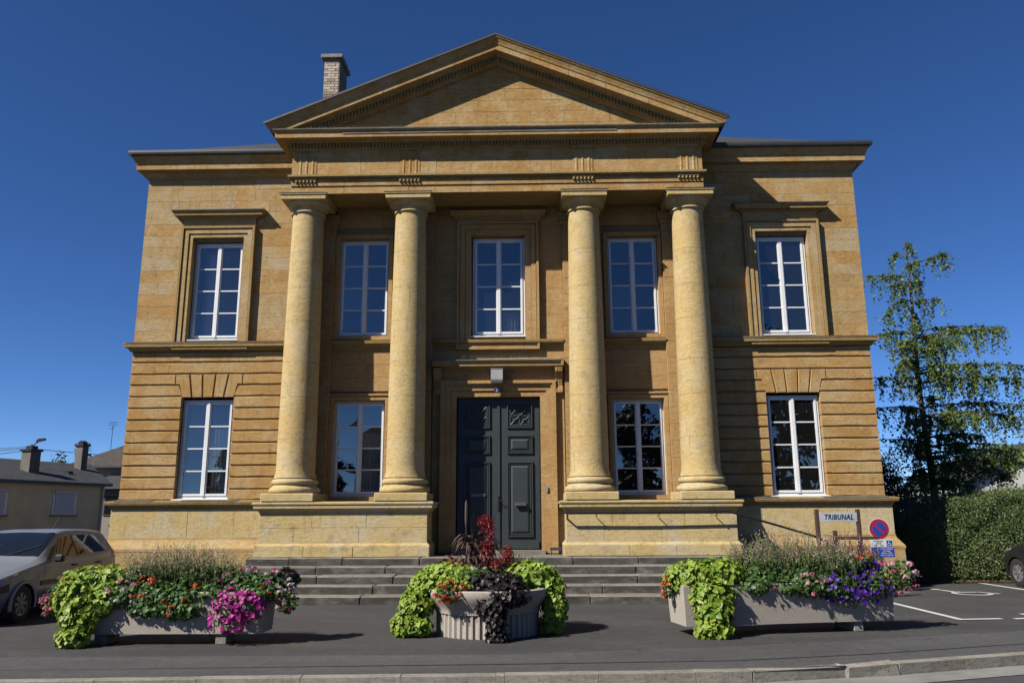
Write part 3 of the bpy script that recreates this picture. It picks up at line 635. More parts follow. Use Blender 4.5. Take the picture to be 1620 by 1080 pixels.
# --- entablature
EX, EY = 4.46, -2.10
arc = MB().box(-EX + .02, EX - .02, EY + .02, -1.30, 8.395, 8.80).box(-EX + .02, -EX + .8, -1.30, 0, 8.395, 8.80).box(EX - .8, EX - .02, -1.30, 0, 8.395, 8.80).box(-EX + .8, EX - .8, -1.30, .02, 8.60, 8.80).build('architrave', MS['trim'], CH)
c = [-EX, -3.3, -1.9, -.55, 1.0, 1.95, 3.3, EX]
for p, q in zip(c, c[1:]):
    block(rect(p, q, 8.40, 8.572), EY + random.uniform(-.002, .002), .2, MS['ochre'], arc, .003, .004, .0015); block(rect(p, q, 8.572, 8.735), EY - .022 + random.uniform(-.002, .002), .2, MS['ochre'], arc, .003, .004, .0015)
MB().box(-EX - .03, EX + .03, EY - .08, -.02, 8.735, 8.765).box(-EX - .055, EX + .055, EY - .105, -.02, 8.765, 8.81).build('taenia', MS['trim'], arc)
fz = MB().box(-EX + .02, EX - .02, EY + .02, -.02, 8.80, 9.58).build('frieze', MS['ochre'], CH)
c = [-EX, -2.95, -1.3, .0, 1.2, 2.9, EX]
for p, q in zip(c, c[1:]): block(rect(p, q, 8.812, 9.42), EY + random.uniform(-.003, .003), .2, MS['ochre'], fz, .003, .004, .002)
for x in (-4.135, -1.875, 1.875, 4.135):
    tg = MB().box(x - .215, x + .215, EY - .012, EY + .05, 8.812, 9.40)
    for d in (-.135, 0, .135): tg.add(*(lambda m_: (m_.v, m_.f))(MB().lathe([(.038, 8.812), (.038, 9.33), (.03, 9.36), (.005, 9.37)], x + d, EY + .012, 14)))
    tg.box(x - .25, x + .25, EY - .05, EY + .05, 9.375, 9.425)
    t = autosmooth(tg.build('triglyph', MS['ochre'], fz), 50)
    g = MB().box(x - .235, x + .235, EY - .062, EY - .01, 8.695, 8.733)
    for k in range(6): g.add(*(lambda m_: (m_.v, m_.f))(MB().lathe([(.028, 8.645), (.017, 8.696)], x - .2 + k * .08, EY - .045, 8)))
    g.build('guttae', MS['trim'], t)
gs = [(0, 9.40), (.02, 9.405), (.02, 9.425), (.06, 9.43), (.06, 9.53), (.13, 9.535), (.14, 9.565), (.31, 9.575), (.315, 9.70), (.335, 9.715), (.36, 9.74), (.36, 9.76), (-.1, 9.79)]
cor = shift(profile_x(gs, -EX, EX, True, True, 2.3), EY).build('cornice', MS['ochre'], CH)
dn = MB(); x = -EX - .04
while x < EX + .0:
    dn.box(x, x + .042, EY - .105, EY - .04, 9.445, 9.533); x += .072
for s in (-1, 1):
    y = EY
    while y < -.1: dn.box(*sorted((s * (EX + .04), s * (EX + .118))), y, y + .058, 9.437, 9.533); y += .095
dn.build('dentils', MS['trim'], cor, kind='stuff')
c = cuts(-EX - .36, EX + .36, .8, 1.5)
for p, q in zip(c, c[1:]): MB().prism([(EY - .368, 9.735), (EY - .368, 9.762), (EY - .02, 9.80), (EY - .02, 9.76)], 'x', p + .002, q - .002).build('weathered_capping', MS['cap'], cor)
MB().box(-3.3, 2.6, EY - .325, EY - .30, 9.64, 9.705).build('grey_patina_band', MS['cap'], cor)
spikes(cor, -4.5, 4.5, EY - .28, 9.77, .09, 200)
# pediment
SL = (11.92 - 9.885) / 4.957; ZT = 11.92
ty = MB().prism([(-4.45, 9.76), (4.45, 9.76), (0, 9.76 + 4.45 * SL)], 'y', EY + .10, EY + .5).build('tympanum', MS['mortar'], CH)
zz = [9.77 + .275 * k for k in range(8)]
for k in range(7):
    z0, z1 = zz[k], min(zz[k + 1], 11.5); ha, hb = (11.60 - z0) / SL, max(.02, (11.60 - z1) / SL); c = cuts(-ha, ha, .6, 1.15)
    for p, q in zip(c, c[1:]):
        lim = lambda x, z: max(-(11.60 - z) / SL, min((11.60 - z) / SL, x))
        pl = [(p, z0), (q, z0), (lim(q, z1), z1), (lim(p, z1), z1)]
        if pl[2][0] - pl[3][0] < .03: pl = [(p, z0), (q, z0), ((pl[2][0] + pl[3][0]) / 2, z1)]
        block(pl, EY + .075 + random.uniform(-.003, .003), .1, MS['ochre'], ty, .002, .003, .0014)
rk = [(-.1, -.50), (.02, -.50), (.02, -.46), (.06, -.455), (.06, -.345), (.13, -.34), (.14, -.315), (.31, -.305), (.315, -.19), (.335, -.175), (.345, -.14), (.38, -.07), (.41, -.045), (.41, -.015), (-.1, .0)]
for s in (-1, 1):
    v = []; 
    for p, dz in rk:
        xe = min(4.957, (ZT + dz - 9.765) / SL); v.append((0, EY - p, ZT + dz)); v.append((s * xe, EY - p, ZT + dz - SL * xe))
    n = len(rk); f = [(2 * i, 2 * i + 1, 2 * i + 3, 2 * i + 2) if s > 0 else (2 * i, 2 * i + 2, 2 * i + 3, 2 * i + 1) for i in range(n - 1)] + [tuple(range(1, 2 * n, 2))]
    rc = obj('raking_cornice', v, f, MS['ochre'], CH)
    dn = MB(); x = .05
    while x < 4.2:
        z = ZT - SL * x; z2 = ZT - SL * (x + .042); y0, y1 = EY - .105, EY - .04
        dn.add([(s * x, y0, z - .45), (s * (x + .042), y0, z2 - .45), (s * (x + .042), y0, z2 - .345), (s * x, y0, z - .345), (s * x, y1, z - .45), (s * (x + .042), y1, z2 - .45), (s * (x + .042), y1, z2 - .345), (s * x, y1, z - .345)],
               [(0, 1, 2, 3), (0, 4, 5, 1), (1, 5, 6, 2), (0, 3, 7, 4)]); x += .072
    dn.build('dentils', MS['trim'], rc, kind='stuff')
    roof_quad([[(0, EY - .43, ZT + .035), (s * 5.0, EY - .43, ZT + .035 - SL * 5.0), (s * 5.0, 6.0, ZT + .035 - SL * 5.0), (0, 6.0, ZT + .035)]], 'pediment_roof', MS['slate'], roof)
    MB().prism([(s * 0, ZT + .03), (s * 5.0, ZT + .03 - SL * 5.0), (s * 5.0, ZT - .018 - SL * 5.0), (s * 0, ZT - .018)], 'y', EY - .43, EY - .39).build('roof_edge_flashing', MS['gutter'], roof)
    for k in range(1, 6):
        xx = .82 * k + random.uniform(-.1, .1)
        MB().prism([(s * xx, ZT - SL * xx - .20), (s * (xx + .012), ZT - SL * (xx + .012) - .20), (s * (xx + .012), ZT - SL * (xx + .012) - .29), (s * xx, ZT - SL * xx - .29)], 'y', EY - .3165, EY - .31).build('mortar_joint', MS['mortar'], rc)
# the portico was measured at the scale of a nearer plane: bring it to full size and set it back, its wall half a metre behind the wings
PK, PT_ = 1.067, Vector((0, 1.228, -.1059)); WK, WT_ = 1.0402, Vector((0, .7369, -.0635)); _steps = {'staircase', 'step_stone', 'landing_slab', 'side_ramp'}; _done = set()
def _root(o):
    while o.parent is not None and o.parent != CH: o = o.parent
    return o.name.split('.')[0]
for o in [o for o in bpy.data.objects if o not in _before and o.name.split('.')[0] not in _steps]:
    r_ = _root(o); colm = o.name.split('.')[0] == 'column'; wall = r_ in ('portico_wall', 'anta', 'door', 'window')
    k_, t_ = (WK, WT_) if wall else (PK, PT_)
    if o.data not in _done:
        _done.add(o.data); o.data.transform(Matrix.Translation((0, 0, t_.z) if r_ == 'column' else t_) @ Matrix.Scale(k_, 4)); o.data.update()
    if colm: o.location = (o.location.x * PK, o.location.y * PK + PT_.y, 0)
def PP(x, y, z, k=PK, t=PT_): return (x * k, y * k + t.y, z * k + t.z)
# small fittings on the front
lamp = thing('wall_lamp', 'grey box-shaped wall lamp above the entrance door', 'lamp', PP(-.02, YW - .13, 4.44, WK, WT_))
MB().prism([(-.06, .30), (-.19, .29), (-.24, .05), (-.22, 0), (-.02, 0), (-.0, .28)], 'x', -.135, .135).build('lamp_housing', MS['alu'], lamp)
MB().bbox(-.145, .145, -.20, .0, .295, .315, .006).build('lamp_lid', MS['alu'], lamp); MB().box(-.12, .12, -.20, -.05, -.012, .0).build('lamp_diffuser', MS['sill'], lamp); MB().box(-.13, .13, -.02, .12, .05, .25).build('mounting_bracket', MS['steel'], lamp)
def text(name, s, size, m, parent, loc, shear=0., ext=.001, align='CENTER', rot=(math.pi / 2, 0, 0), bold=0.0, sx=1.0):
    cu = bpy.data.curves.new(name, 'FONT'); cu.body = s; cu.size = size; cu.shear = shear; cu.extrude = ext; cu.align_x = align; cu.align_y = 'CENTER'; cu.offset = bold; cu.resolution_u = 3; cu.space_character = 1.12
    t = bpy.data.objects.new(name + '_curve', cu); col.objects.link(t); dg = bpy.context.evaluated_depsgraph_get(); me = bpy.data.meshes.new_from_object(t.evaluated_get(dg)); bpy.data.objects.remove(t)
    me.materials.clear(); me.materials.append(m); me.name = name
    o = bpy.data.objects.new(name, me); o.location = loc; o.rotation_euler = rot; o.scale = (sx, 1, 1); return link(o, parent)
MS['enamel'] = plain('dark_blue_enamel', (.02, .03, .16), .25, 0, .05); MS['signwhite'] = plain('white_sign_enamel', (.74, .76, .78), .35, 0, .05); MS['signblue'] = plain('blue_sign_film', (.02, .07, .42), .35, 0, .05); MS['signred'] = plain('red_sign_film', (.50, .015, .02), .35, 0, .05); MS['ink'] = plain('dark_blue_lettering', (.02, .03, .09), .5, 0, .05)
pq = thing('number_plaque', 'small dark blue enamel house number plaque over the door', 'plaque', PP(0.0, YW - .16, 4.29, WK, WT_))
MB().bbox(-.09, .09, -.012, .02, -.055, .055, .003).build('plate', MS['enamel'], pq); text('number', '21', .10, MS['signwhite'], pq, (0, -.014, 0), bold=.002)
bell = thing('door_bell', 'grey door bell plate on the right door jamb', 'door bell', PP(1.035, YW - .085, 2.13, WK, WT_))
MB().bbox(-.04, .04, -.02, .01, -.055, .055, .005).build('plate', MS['alu'], bell); MB().lathe([(.02, -.012), (.02, 0)], 0, 0, 12).build('button', MS['iron'], bell).rotation_euler = (math.pi / 2, 0, 0); bell.children[-1].location = (0, -.02, .0)
sc_ = thing('boot_scraper', 'dark iron boot scraper at the foot of the right podium', 'boot scraper', (1.25, -.55, .745))
for x in (-.09, .09): MB().box(x - .008, x + .008, -.02, .02, 0, .15).build('post', MS['iron'], sc_)
MB().box(-.12, .12, -.025, .025, .10, .165).build('scraper_blade', MS['steel'], sc_)
hr = thing('handrail', 'dark metal handrail along the right podium, sloping down to the right', 'handrail', PP(1.28, -2.27, .80))
P = lambda x, y, z: (x - 1.28, y + 2.27, z - .80)
MB().tube([P(1.36, -2.10, 1.69), P(1.28, -2.16, 1.685), P(1.32, -2.29, 1.685), P(3.0, -2.30, 1.69), P(4.70, -2.29, 1.70), P(4.95, -2.29, 1.635), P(6.45, -2.28, 1.19), P(6.75, -2.28, 1.06)], .024, 10).build('rail', MS['iron'], hr, True)
for x in (2.0, 3.3, 4.5): MB().tube([P(x, -2.29, 1.68), P(x, -2.28, 1.62), P(x, -2.10, 1.60)], .011, 6).build('wall_bracket', MS['iron'], hr)
for x, z in ((6.72, 1.06),): MB().tube([P(x, -2.28, z), P(x, -2.28, .06)], .02, 8).build('post', MS['iron'], hr)
for wx_, y, z0, z1, w_, lab in ((-6.95, .42, 5.72, 7.9, .32, 'white net curtain gathered at the left behind the upper left window'), (-6.45, .42, 2.0, 3.6, .5, 'white half curtain behind the lower left window'), (-3.0, .62, 2.05, 3.5, .5, 'white curtain behind the lower window between the two left columns'), (.34, .6, 5.78, 6.4, .5, 'pale blind behind the bottom of the window over the door')):
    n = 26; v = []; f = []
    for i in range(n + 1):
        x = wx_ - w_ / 2 + w_ * i / n; dy = .025 * math.sin(i * 1.5)
        v += [(x, y + dy, z0), (x + .01, y + dy * .7, z1)]
    o = obj('curtain', v, [(2 * i, 2 * i + 2, 2 * i + 3, 2 * i + 1) for i in range(n)], MS['cloth'], None, True); tag(o, lab, 'curtain')

# ------------------------------------------------------------------ ground, road, kerb
KL = [(-70, -13.600), (-30, -11.400), (-12, -10.400), (-4.675, -10.000), (.42, -9.720), (2.94, -9.530), (4.6, -9.120), (6.43, -8.500), (12, -6.900), (20, -5.100), (70, 3.800)]
def strip(name, inner, outer, z, m, **kw):
    n = len(inner); v = [(x, y, z) for x, y in inner] + [(x, y, z) for x, y in outer]
    return obj(name, v, [(i, i + 1, n + i + 1, n + i) for i in range(n - 1)], m, **kw)
off = lambda d: [(x, y + d) for x, y in KL]
obj('ground', [(-1500, -1500, -.30), (1500, -1500, -.30), (1500, 1500, -.30), (-1500, 1500, -.30)], [(0, 1, 2, 3)], plain('distant_ground', (.10, .11, .07), .95, 0, .3, .05), kind='structure')
strip('forecourt', off(.05), [(x, 140) for x, y in KL], 0, MS['asphalt'], kind='structure')
pv = [(-70, -12.2), (-30, -9.95), (-12, -8.95), (-5.47, -8.57), (.39, -8.44), (2.94, -7.95), (4.6, -7.5), (7.5, -6.6), (12, -5.6), (20, -3.9), (70, 5.0)]
strip('pavement', off(.1), pv, .005, MS['asphalt2'], kind='structure')
strip('road', [(x, -30) for x, y in KL], off(-.40), -.105, MS['road'], kind='structure')
strip('road_gutter', off(-.46), off(-.02), -.098, MS['gutterstrip'], kind='structure')
strip('far_pavement', [(x, -120) for x, y in KL], [(x, -29.9) for x, y in KL], 0.0, MS['asphalt2'], kind='structure')
kerb = strip('kerb', off(.02), off(.12), -.02, MS['mortar'], kind='structure')
pts = [Vector((x, y)) for x, y in KL]; run = 0
for a, b in zip(pts[1:-1], pts[2:]):
    L = (b - a).length; d = (b - a) / L; nrm = Vector((-d.y, d.x)); t = 0
    while t < L - .05:
        ln = min(random.uniform(.9, 1.1), L - t)
        p = a + d * (t + ln / 2)
        if abs(p.x) > 16: t += ln; continue
        broken = 3.0 < p.x < 4.5
        w = .11; hh = .018 if not broken else .01
        mb = MB().bbox(-ln / 2 + .001, ln / 2 - .001, -.03, w, -.14, hh, .005)
        if broken: mb.v = [(x * .985 + random.gauss(0, .01), y + random.gauss(0, .018), z + random.gauss(0, .012)) for x, y, z in mb.v]
        o = mb.build('kerb_stone', MS['kerb'], kerb); o.location = (p.x, p.y, random.uniform(-.004, .004)); o.rotation_euler = (0, 0, math.atan2(d.y, d.x)); t += ln
cr_ = off(.62); strip('pavement_seam', cr_, [(x, y + .022 + .012 * math.sin(x * 3)) for x, y in cr_], .010, plain('tar_seam', (.035, .035, .037), .8), kind='structure')
PN = dict(kind='structure')
def flat(name, poly, z=.006, m=None, **kw): return obj(name, [(x, y, z) for x, y in poly], [tuple(range(len(poly)))], m or MS['paint'], **kw)
mk = flat('parking_line', [(7.15, -5.45), (7.26, -5.40), (7.26, 1.2), (7.15, 1.2)], .009, **PN)
flat('parking_line', [(7.15, -5.50), (7.85, -5.42), (7.85, -5.31), (7.15, -5.39)], .013, **PN)
flat('parking_line', [(8.05, -5.40), (8.75, -5.30), (8.75, -5.19), (8.05, -5.29)], .009, **PN)
flat('parking_line', [(8.42, -5.23), (8.52, -5.22), (8.56, -4.75), (8.46, -4.75)], .013, **PN)
flat('parking_line', [(8.95, -5.27), (10.2, -5.10), (10.2, -4.98), (8.95, -5.16)], .009, **PN)
flat('parking_line', [(10.98, 1.10), (11.10, 1.10), (11.08, -4.6), (10.96, -4.6)], .009, **PN)
wc_ = MB()
def arc_strip(cx, cy, r, a0, a1, w, n=14):
    v = []
    for i in range(n + 1):
        a = R(a0 + (a1 - a0) * i / n); v += [(cx + (r - w / 2) * math.cos(a), cy + (r - w / 2) * math.sin(a), .009), (cx + (r + w / 2) * math.cos(a), cy + (r + w / 2) * math.sin(a), .009)]
    wc_.add(v, [(2 * i, 2 * i + 1, 2 * i + 3, 2 * i + 2) for i in range(n)])
arc_strip(9.55, -1.35, .33, 100, 380, .10); arc_strip(9.28, -.42, .05, 0, 360, .10)
wc_.add([(9.24, -.62, .012), (9.34, -.62, .012), (9.40, -1.10, .012), (9.30, -1.10, .012)], [(0, 3, 2, 1)]); wc_.add([(9.30, -1.10, .015), (9.30, -1.2, .015), (9.75, -1.2, .015), (9.75, -1.10, .015)], [(0, 1, 2, 3)]); wc_.add([(9.72, -1.15, .018), (9.82, -1.15, .018), (10.02, -1.55, .018), (9.92, -1.58, .018)], [(0, 3, 2, 1)])
wc_.build('wheelchair_marking', MS['paint'], None, **PN)

# ------------------------------------------------------------------ leaf clouds
HEART = (np.array([(0, 0, 0), (.36, -.14, .05), (.56, .18, .09), (.36, .6, .05), (0, 1, -.14), (-.36, .6, .05), (-.56, .18, .09), (-.36, -.14, .05)]), [(0, 1, 2, 3, 4), (0, 4, 5, 6, 7)])
OVAL = (np.array([(0, 0, 0), (.28, .45, .06), (0, 1, -.05), (-.28, .45, .06)]), [(0, 1, 2), (0, 2, 3)])
NARROW = (np.array([(0, 0, 0), (.11, .45, .03), (0, 1, -.05), (-.11, .45, .03)]), [(0, 1, 2), (0, 2, 3)])
FAN = (np.array([(0, 0, 0), (.5, .75, .05), (.18, 1, 0), (-.18, 1, 0), (-.5, .75, .05)]), [(0, 1, 2, 3, 4)])
LOBED = (np.array([(0, 0, .0), (.5, -.1, .06), (.38, .22, .03), (.55, .55, .08), (.2, .62, .02), (0, 1, .05), (-.2, .62, .02), (-.55, .55, .08), (-.38, .22, .03), (-.5, -.1, .06)]), [(0, 1, 2, 3, 4, 5), (0, 5, 6, 7, 8, 9)])
_p = [(0, 0, -.15)] + [((.55 if k % 2 else .40) * math.cos(math.pi * k / 5), (.55 if k % 2 else .40) * math.sin(math.pi * k / 5), .08 if k % 2 else 0) for k in range(10)]
BLOOM = (np.array(_p), [(0, 1 + k, 1 + (k + 1) % 10) for k in range(10)])
PETAL4 = (np.array([(0, 0, 0), (.4, .3, .08), (.1, .5, .0), (-.3, .4, .08), (-.5, 0, 0), (-.3, -.4, .08), (.1, -.5, 0), (.4, -.3, .08)]), [tuple(range(8))])
def unit(a): return a / np.maximum(1e-9, np.linalg.norm(a, axis=1, keepdims=True))
def cloud(name, pos, nrm, size, shape, m, parent=None, origin=(0, 0, 0), tip=(0, 0, -1), wob=.5, stuff=True):
    pos = np.asarray(pos, float) - np.array(origin); N = len(pos); T, F = shape; n = unit(np.asarray(nrm, float) + rng.normal(0, wob * .6, (N, 3)))
    t = np.broadcast_to(np.array(tip, float), (N, 3)) + rng.normal(0, wob, (N, 3)); t = unit(t - n * (t * n).sum(1, keepdims=True)); b = np.cross(t, n)
    s = np.broadcast_to(size, (N,)) * rng.uniform(.5, 1.3, N)
    V = pos[:, None, :] + s[:, None, None] * (T[None, :, 0:1] * b[:, None, :] + T[None, :, 1:2] * t[:, None, :] + T[None, :, 2:3] * n[:, None, :])
    k = len(T); V = V.reshape(-1, 3)
    loops = np.concatenate([np.array(f) for f in F]); lens = np.array([len(f) for f in F])
    li = (loops[None, :] + (np.arange(N) * k)[:, None]).ravel(); ll = np.tile(lens, N); ls = np.concatenate([[0], np.cumsum(ll)[:-1]])
    me = bpy.data.meshes.new(name); me.vertices.add(len(V)); me.vertices.foreach_set('co', V.ravel()); me.loops.add(len(li)); me.loops.foreach_set('vertex_index', li.astype(np.int32))
    me.polygons.add(len(ll)); me.polygons.foreach_set('loop_start', ls.astype(np.int32)); me.polygons.foreach_set('loop_total', ll.astype(np.int32)); me.materials.append(m); me.update(calc_edges=True); me.validate()
    o = bpy.data.objects.new(name, me); link(o, parent)
    if stuff: o['kind'] = 'stuff'
    return o
def sph(n): return unit(rng.normal(0, 1, (n, 3)))
def blob(cs, n, shell=(.72, 1.05), up=.35, zmin=-1):
    """points and normals over overlapping lumps [(x, y, z, rx, ry, rz)]"""
    cs = np.array(cs, float); w = (cs[:, 3] * cs[:, 4] + cs[:, 3] * cs[:, 5] + cs[:, 4] * cs[:, 5]); i = rng.choice(len(cs), n, p=w / w.sum()); d = sph(n)
    d[:, 2] = np.where(d[:, 2] < zmin, -d[:, 2], d[:, 2]); p = cs[i, :3] + d * cs[i, 3:] * rng.uniform(*shell, (n, 1))
    return p, unit(d / cs[i, 3:] + np.array([0, 0, up]) / cs[i, 3:].mean(1, keepdims=True)) if False else unit(d + np.array([0, -.15, up]))
def plant(name, label, cat, loc, parts, group=None):
    t = thing(name, label, cat, loc, group)
    for pn, (pos, nrm), size, shape, m, kw in parts:
        pos = np.array(pos); keep = pos[:, 2] > .008; cloud(pn, pos[keep], np.array(nrm)[keep], size if np.isscalar(size) else size[keep], shape, MS[m], t, loc, **kw)
    return t
def cat2(*a): return np.concatenate([x[0] for x in a]), np.concatenate([x[1] for x in a])
def heads(cs, rad, per):      # ball-shaped flower heads
    P = []; Nn = []
    for c in cs:
        d = sph(per); d[:, 2] = np.abs(d[:, 2]) * .9 + d[:, 2] * .1; P.append(np.array(c) + d * rad * rng.uniform(.7, 1.05, (per, 1))); Nn.append(d)
    return np.concatenate(P), np.concatenate(Nn)
def scatter(cs, n, **k): p, nn = blob(cs, n, (.95, 1.12), **k); return [tuple(x) for x in p]
def vine(name, label, cs, n, size, m, loc, extra=()):
    return plant(name, label, 'vine', loc, [('foliage', blob(cs, n), size, HEART, m, dict(wob=.55, tip=(0, -.25, -1))), ('inner_foliage', blob(cs, n // 2, (.3, .75)), size, HEART, m, dict(wob=.6))] + list(extra))
def geranium(name, label, loc, cs, hd, m, nf=9, hr=.05, leafn=260, lsize=.05, lm='green', seed_front=True):
    fr = [c for c in scatter(cs, nf * 5) if c[1] < np.mean([x[1] for x in cs]) + .05][:nf] if seed_front else scatter(cs, nf)
    parts = [('foliage', blob(cs, leafn, (.5, 1.0)), lsize, LOBED, lm, dict(wob=.6, tip=(0, -.3, -.6)))]
    for mm in (m if isinstance(m, list) else [m]):
        sel = fr if not isinstance(m, list) else fr[m.index(mm)::len(m)]
        parts.append(('flower_heads', heads(sel, hr, 22), hr * .62, PETAL4, mm, dict(wob=.4)))
    return plant(name, label, 'flowers', loc, parts)
def petunia(name, label, loc, cs, m, nf, size=.062, leafn=300, white=0):
    p, nn = blob(cs, nf * 2, (.98, 1.1)); k = p[:, 1] < np.mean([x[1] for x in cs]) + .12; p, nn = p[k][:nf], nn[k][:nf]
    parts = [('foliage', blob(cs, leafn, (.4, .95)), .04, OVAL, 'green', dict(wob=.6)), ('blooms', (p, unit(nn + np.array([-.1, -.5, .1]))), size, BLOOM, m, dict(wob=.35))]
    return plant(name, label, 'flowers', loc, parts)
def wispy(name, label, loc, x0, x1, y0, y1, z0, z1, n=240, fl=900, m='greygreen'):
    """a loose clump of thin upright stems with tiny leaves and blossoms"""
    t = thing(name, label, 'flowers', loc); mb = MB(); P = []; L = []
    for i in range(n):
        u = rng.random(); bx, by = x0 + (x1 - x0) * u, rng.uniform(y0, y1); env = .55 + .45 * math.sin(math.pi * (.12 + .76 * u)); h = (z1 - z0) * rng.uniform(.45, 1.0) * env
        dx, dy = rng.normal(0, .11), rng.normal(-.02, .10); pts = [(bx + dx * q * q, by + dy * q * q, z0 + h * q) for q in (0, .4, .75, 1.0)]
        mb.tube([(a - loc[0], b - loc[1], c - loc[2]) for a, b, c in pts], [.0035, .003, .002, .0015], 3)
        for q in rng.uniform(.55, 1.02, max(1, fl // n)): P.append((bx + dx * q * q + rng.normal(0, .008), by + dy * q * q + rng.normal(0, .008), z0 + h * q))
        for q in rng.uniform(.0, .8, 11): L.append((bx + dx * q * q + rng.normal(0, .014), by + dy * q * q + rng.normal(0, .014), z0 + h * q))
    o = mb.build('stems', MS[m], t); o['kind'] = 'stuff'
    L = np.array(L); P = np.array(P)
    cloud('foliage', L, sph(len(L)) + [0, -.3, .3], .05, NARROW, MS[m], t, loc, tip=(0, 0, 1)); cloud('low_foliage', L[L[:, 2] < z0 + (z1 - z0) * .45], sph((L[:, 2] < z0 + (z1 - z0) * .45).sum()) + [0, -.3, .4], .055, OVAL, MS['green'], t, loc, tip=(0, 0, 1))
    cloud('blossoms', P, sph(len(P)) + [0, -.6, .3], .017, PETAL4, MS['gaura'], t, loc); return t

# --- planters
def trough(label, length, depth, z0, z1, loc, rot):
    t = thing('planter_trough', label, 'planter', loc, 'long concrete flower troughs', rot)
    L, w = length, .075; fl = .03
    mb = MB()
    o = [(0, 0), (L, 0), (L, depth), (0, depth)]; i = [(w, w), (L - w, w), (L - w, depth - w), (w, depth - w)]; ob = [(fl, fl), (L - fl, fl), (L - fl, depth - fl), (fl, depth - fl)]
    v = [(x, y, z0) for x, y in ob] + [(x, y, z1 - .012) for x, y in o] + [(x * .997 + .003 * L / 2, y * .97 + .03 * depth / 2, z1) for x, y in o] + [(x, y, z1) for x, y in i] + [(x, y, z1 - .12) for x, y in i]
    f = [(3, 2, 1, 0), (16, 17, 18, 19)] + [(r * 4 + k, r * 4 + (k + 1) % 4, r * 4 + 4 + (k + 1) % 4, r * 4 + 4 + k) for r in range(4) for k in range(4)]
    obj('trough', v, f, MS['planter'], t)
    MB().box(w, L - w, w, depth - w, z1 - .10, z1 - .05).build('soil', MS['soil'], t)
    for x in (.42, L - .55): MB().bbox(x - .07, x + .07, .06, depth - .06, 0, z0 + .004, .008).build('foot', MS['concrete'], t)
    return t
trough('long pale concrete flower trough at the left, beside the silver car', 2.52, .52, .135, .645, (-5.22, -7.72, 0), R(.6))
trough('long pale concrete flower trough at the right, before the tribunal sign', 3.10, .62, .135, .66, (2.72, -7.17, 0), R(11.5))
bw = thing('round_planter', 'round fluted concrete planter bowl in front of the steps', 'planter', (.09, -6.58, 0))
n = 192; v = []; prof = [(.70, .0), (.70, .015), (.70, .285), (.715, .30)]
for i in range(n):
    a = 2 * math.pi * i / n; d = 0.014 if i % 4 in (0, 1) else -.014
    for r, z in prof[:3]: v.append(((r + d) * math.cos(a), (r + d) * math.sin(a), z))
    v.append((.72 * math.cos(a), .72 * math.sin(a), .298))
obj('fluted_base', v, [(i * 4 + j, ((i + 1) % n) * 4 + j, ((i + 1) % n) * 4 + j + 1, i * 4 + j + 1) for i in range(n) for j in range(3)] + [tuple(i * 4 + 3 for i in range(n))], MS['planter'], bw)
autosmooth(MB().lathe([(.66, .29), (.73, .30), (.735, .33), (.75, .37), (.80, .43), (.85, .50), (.87, .56), (.865, .60), (.84, .615), (.78, .61), (.76, .54)], n=64).build('bowl', MS['planter'], bw))
MB().lathe([(.0, .55), (.775, .55)], n=40, cap=False).build('soil', MS['soil'], bw)
# --- left trough
vine('sweet_potato_vine', 'lime green vine spilling over the left trough beside the car', [(-5.12, -7.42, .72, .40, .32, .24), (-4.86, -7.40, .76, .30, .28, .22), (-5.15, -7.70, .55, .27, .16, .26), (-5.00, -7.84, .34, .24, .12, .26), (-5.02, -7.90, .12, .22, .12, .14), (-4.78, -7.72, .55, .20, .13, .2)], 2300, .064, 'lime', (-5.05, -7.45, .56))
geranium('geranium', 'red and pink geranium hanging at the far left end of the left trough', (-5.40, -7.45, .56), [(-5.46, -7.48, .60, .16, .18, .22), (-5.5, -7.6, .48, .12, .12, .14)], 0, 'pink', 20, .045, 160)
geranium('geranium', 'pink and white geranium between the lime vine and the red geranium', (-4.55, -7.55, .56), [(-4.55, -7.62, .60, .24, .18, .17)], 0, ['pink', 'palepink', 'white_f'], 22, .042, 420)
geranium('geranium', 'red geranium in the middle of the left trough', (-4.0, -7.5, .56), [(-4.18, -7.62, .60, .26, .2, .22), (-3.82, -7.62, .56, .26, .2, .22)], 0, 'orange', 26, .046, 1000, .05)
wispy('gaura', 'wispy pale pink gaura standing tall in the left trough', (-3.9, -7.4, .56), -4.6, -3.15, -7.6, -7.25, .60, 1.30, 620, 3000)
petunia('petunia', 'magenta petunias hanging down the front of the left trough', (-3.1, -7.6, .56), [(-3.05, -7.70, .50, .30, .16, .20), (-3.12, -7.80, .32, .24, .12, .17), (-2.9, -7.74, .48, .22, .14, .18)], 'magenta', 270, .058, 500)
geranium('mixed_flowers', 'white and pink flowers at the right end of the left trough', (-2.85, -7.45, .56), [(-3.0, -7.50, .76, .34, .2, .15), (-2.66, -7.48, .70, .28, .22, .20), (-2.48, -7.5, .52, .16, .16, .16)], 0, ['white_f', 'palepink', 'magenta', 'pink'], 56, .034, 900, .05, 'green')
vine('dark_foliage', 'blackish foliage plant at the right end of the left trough', [(-2.55, -7.38, .80, .20, .2, .13)], 120, .075, 'dark', (-2.6, -7.4, .56))
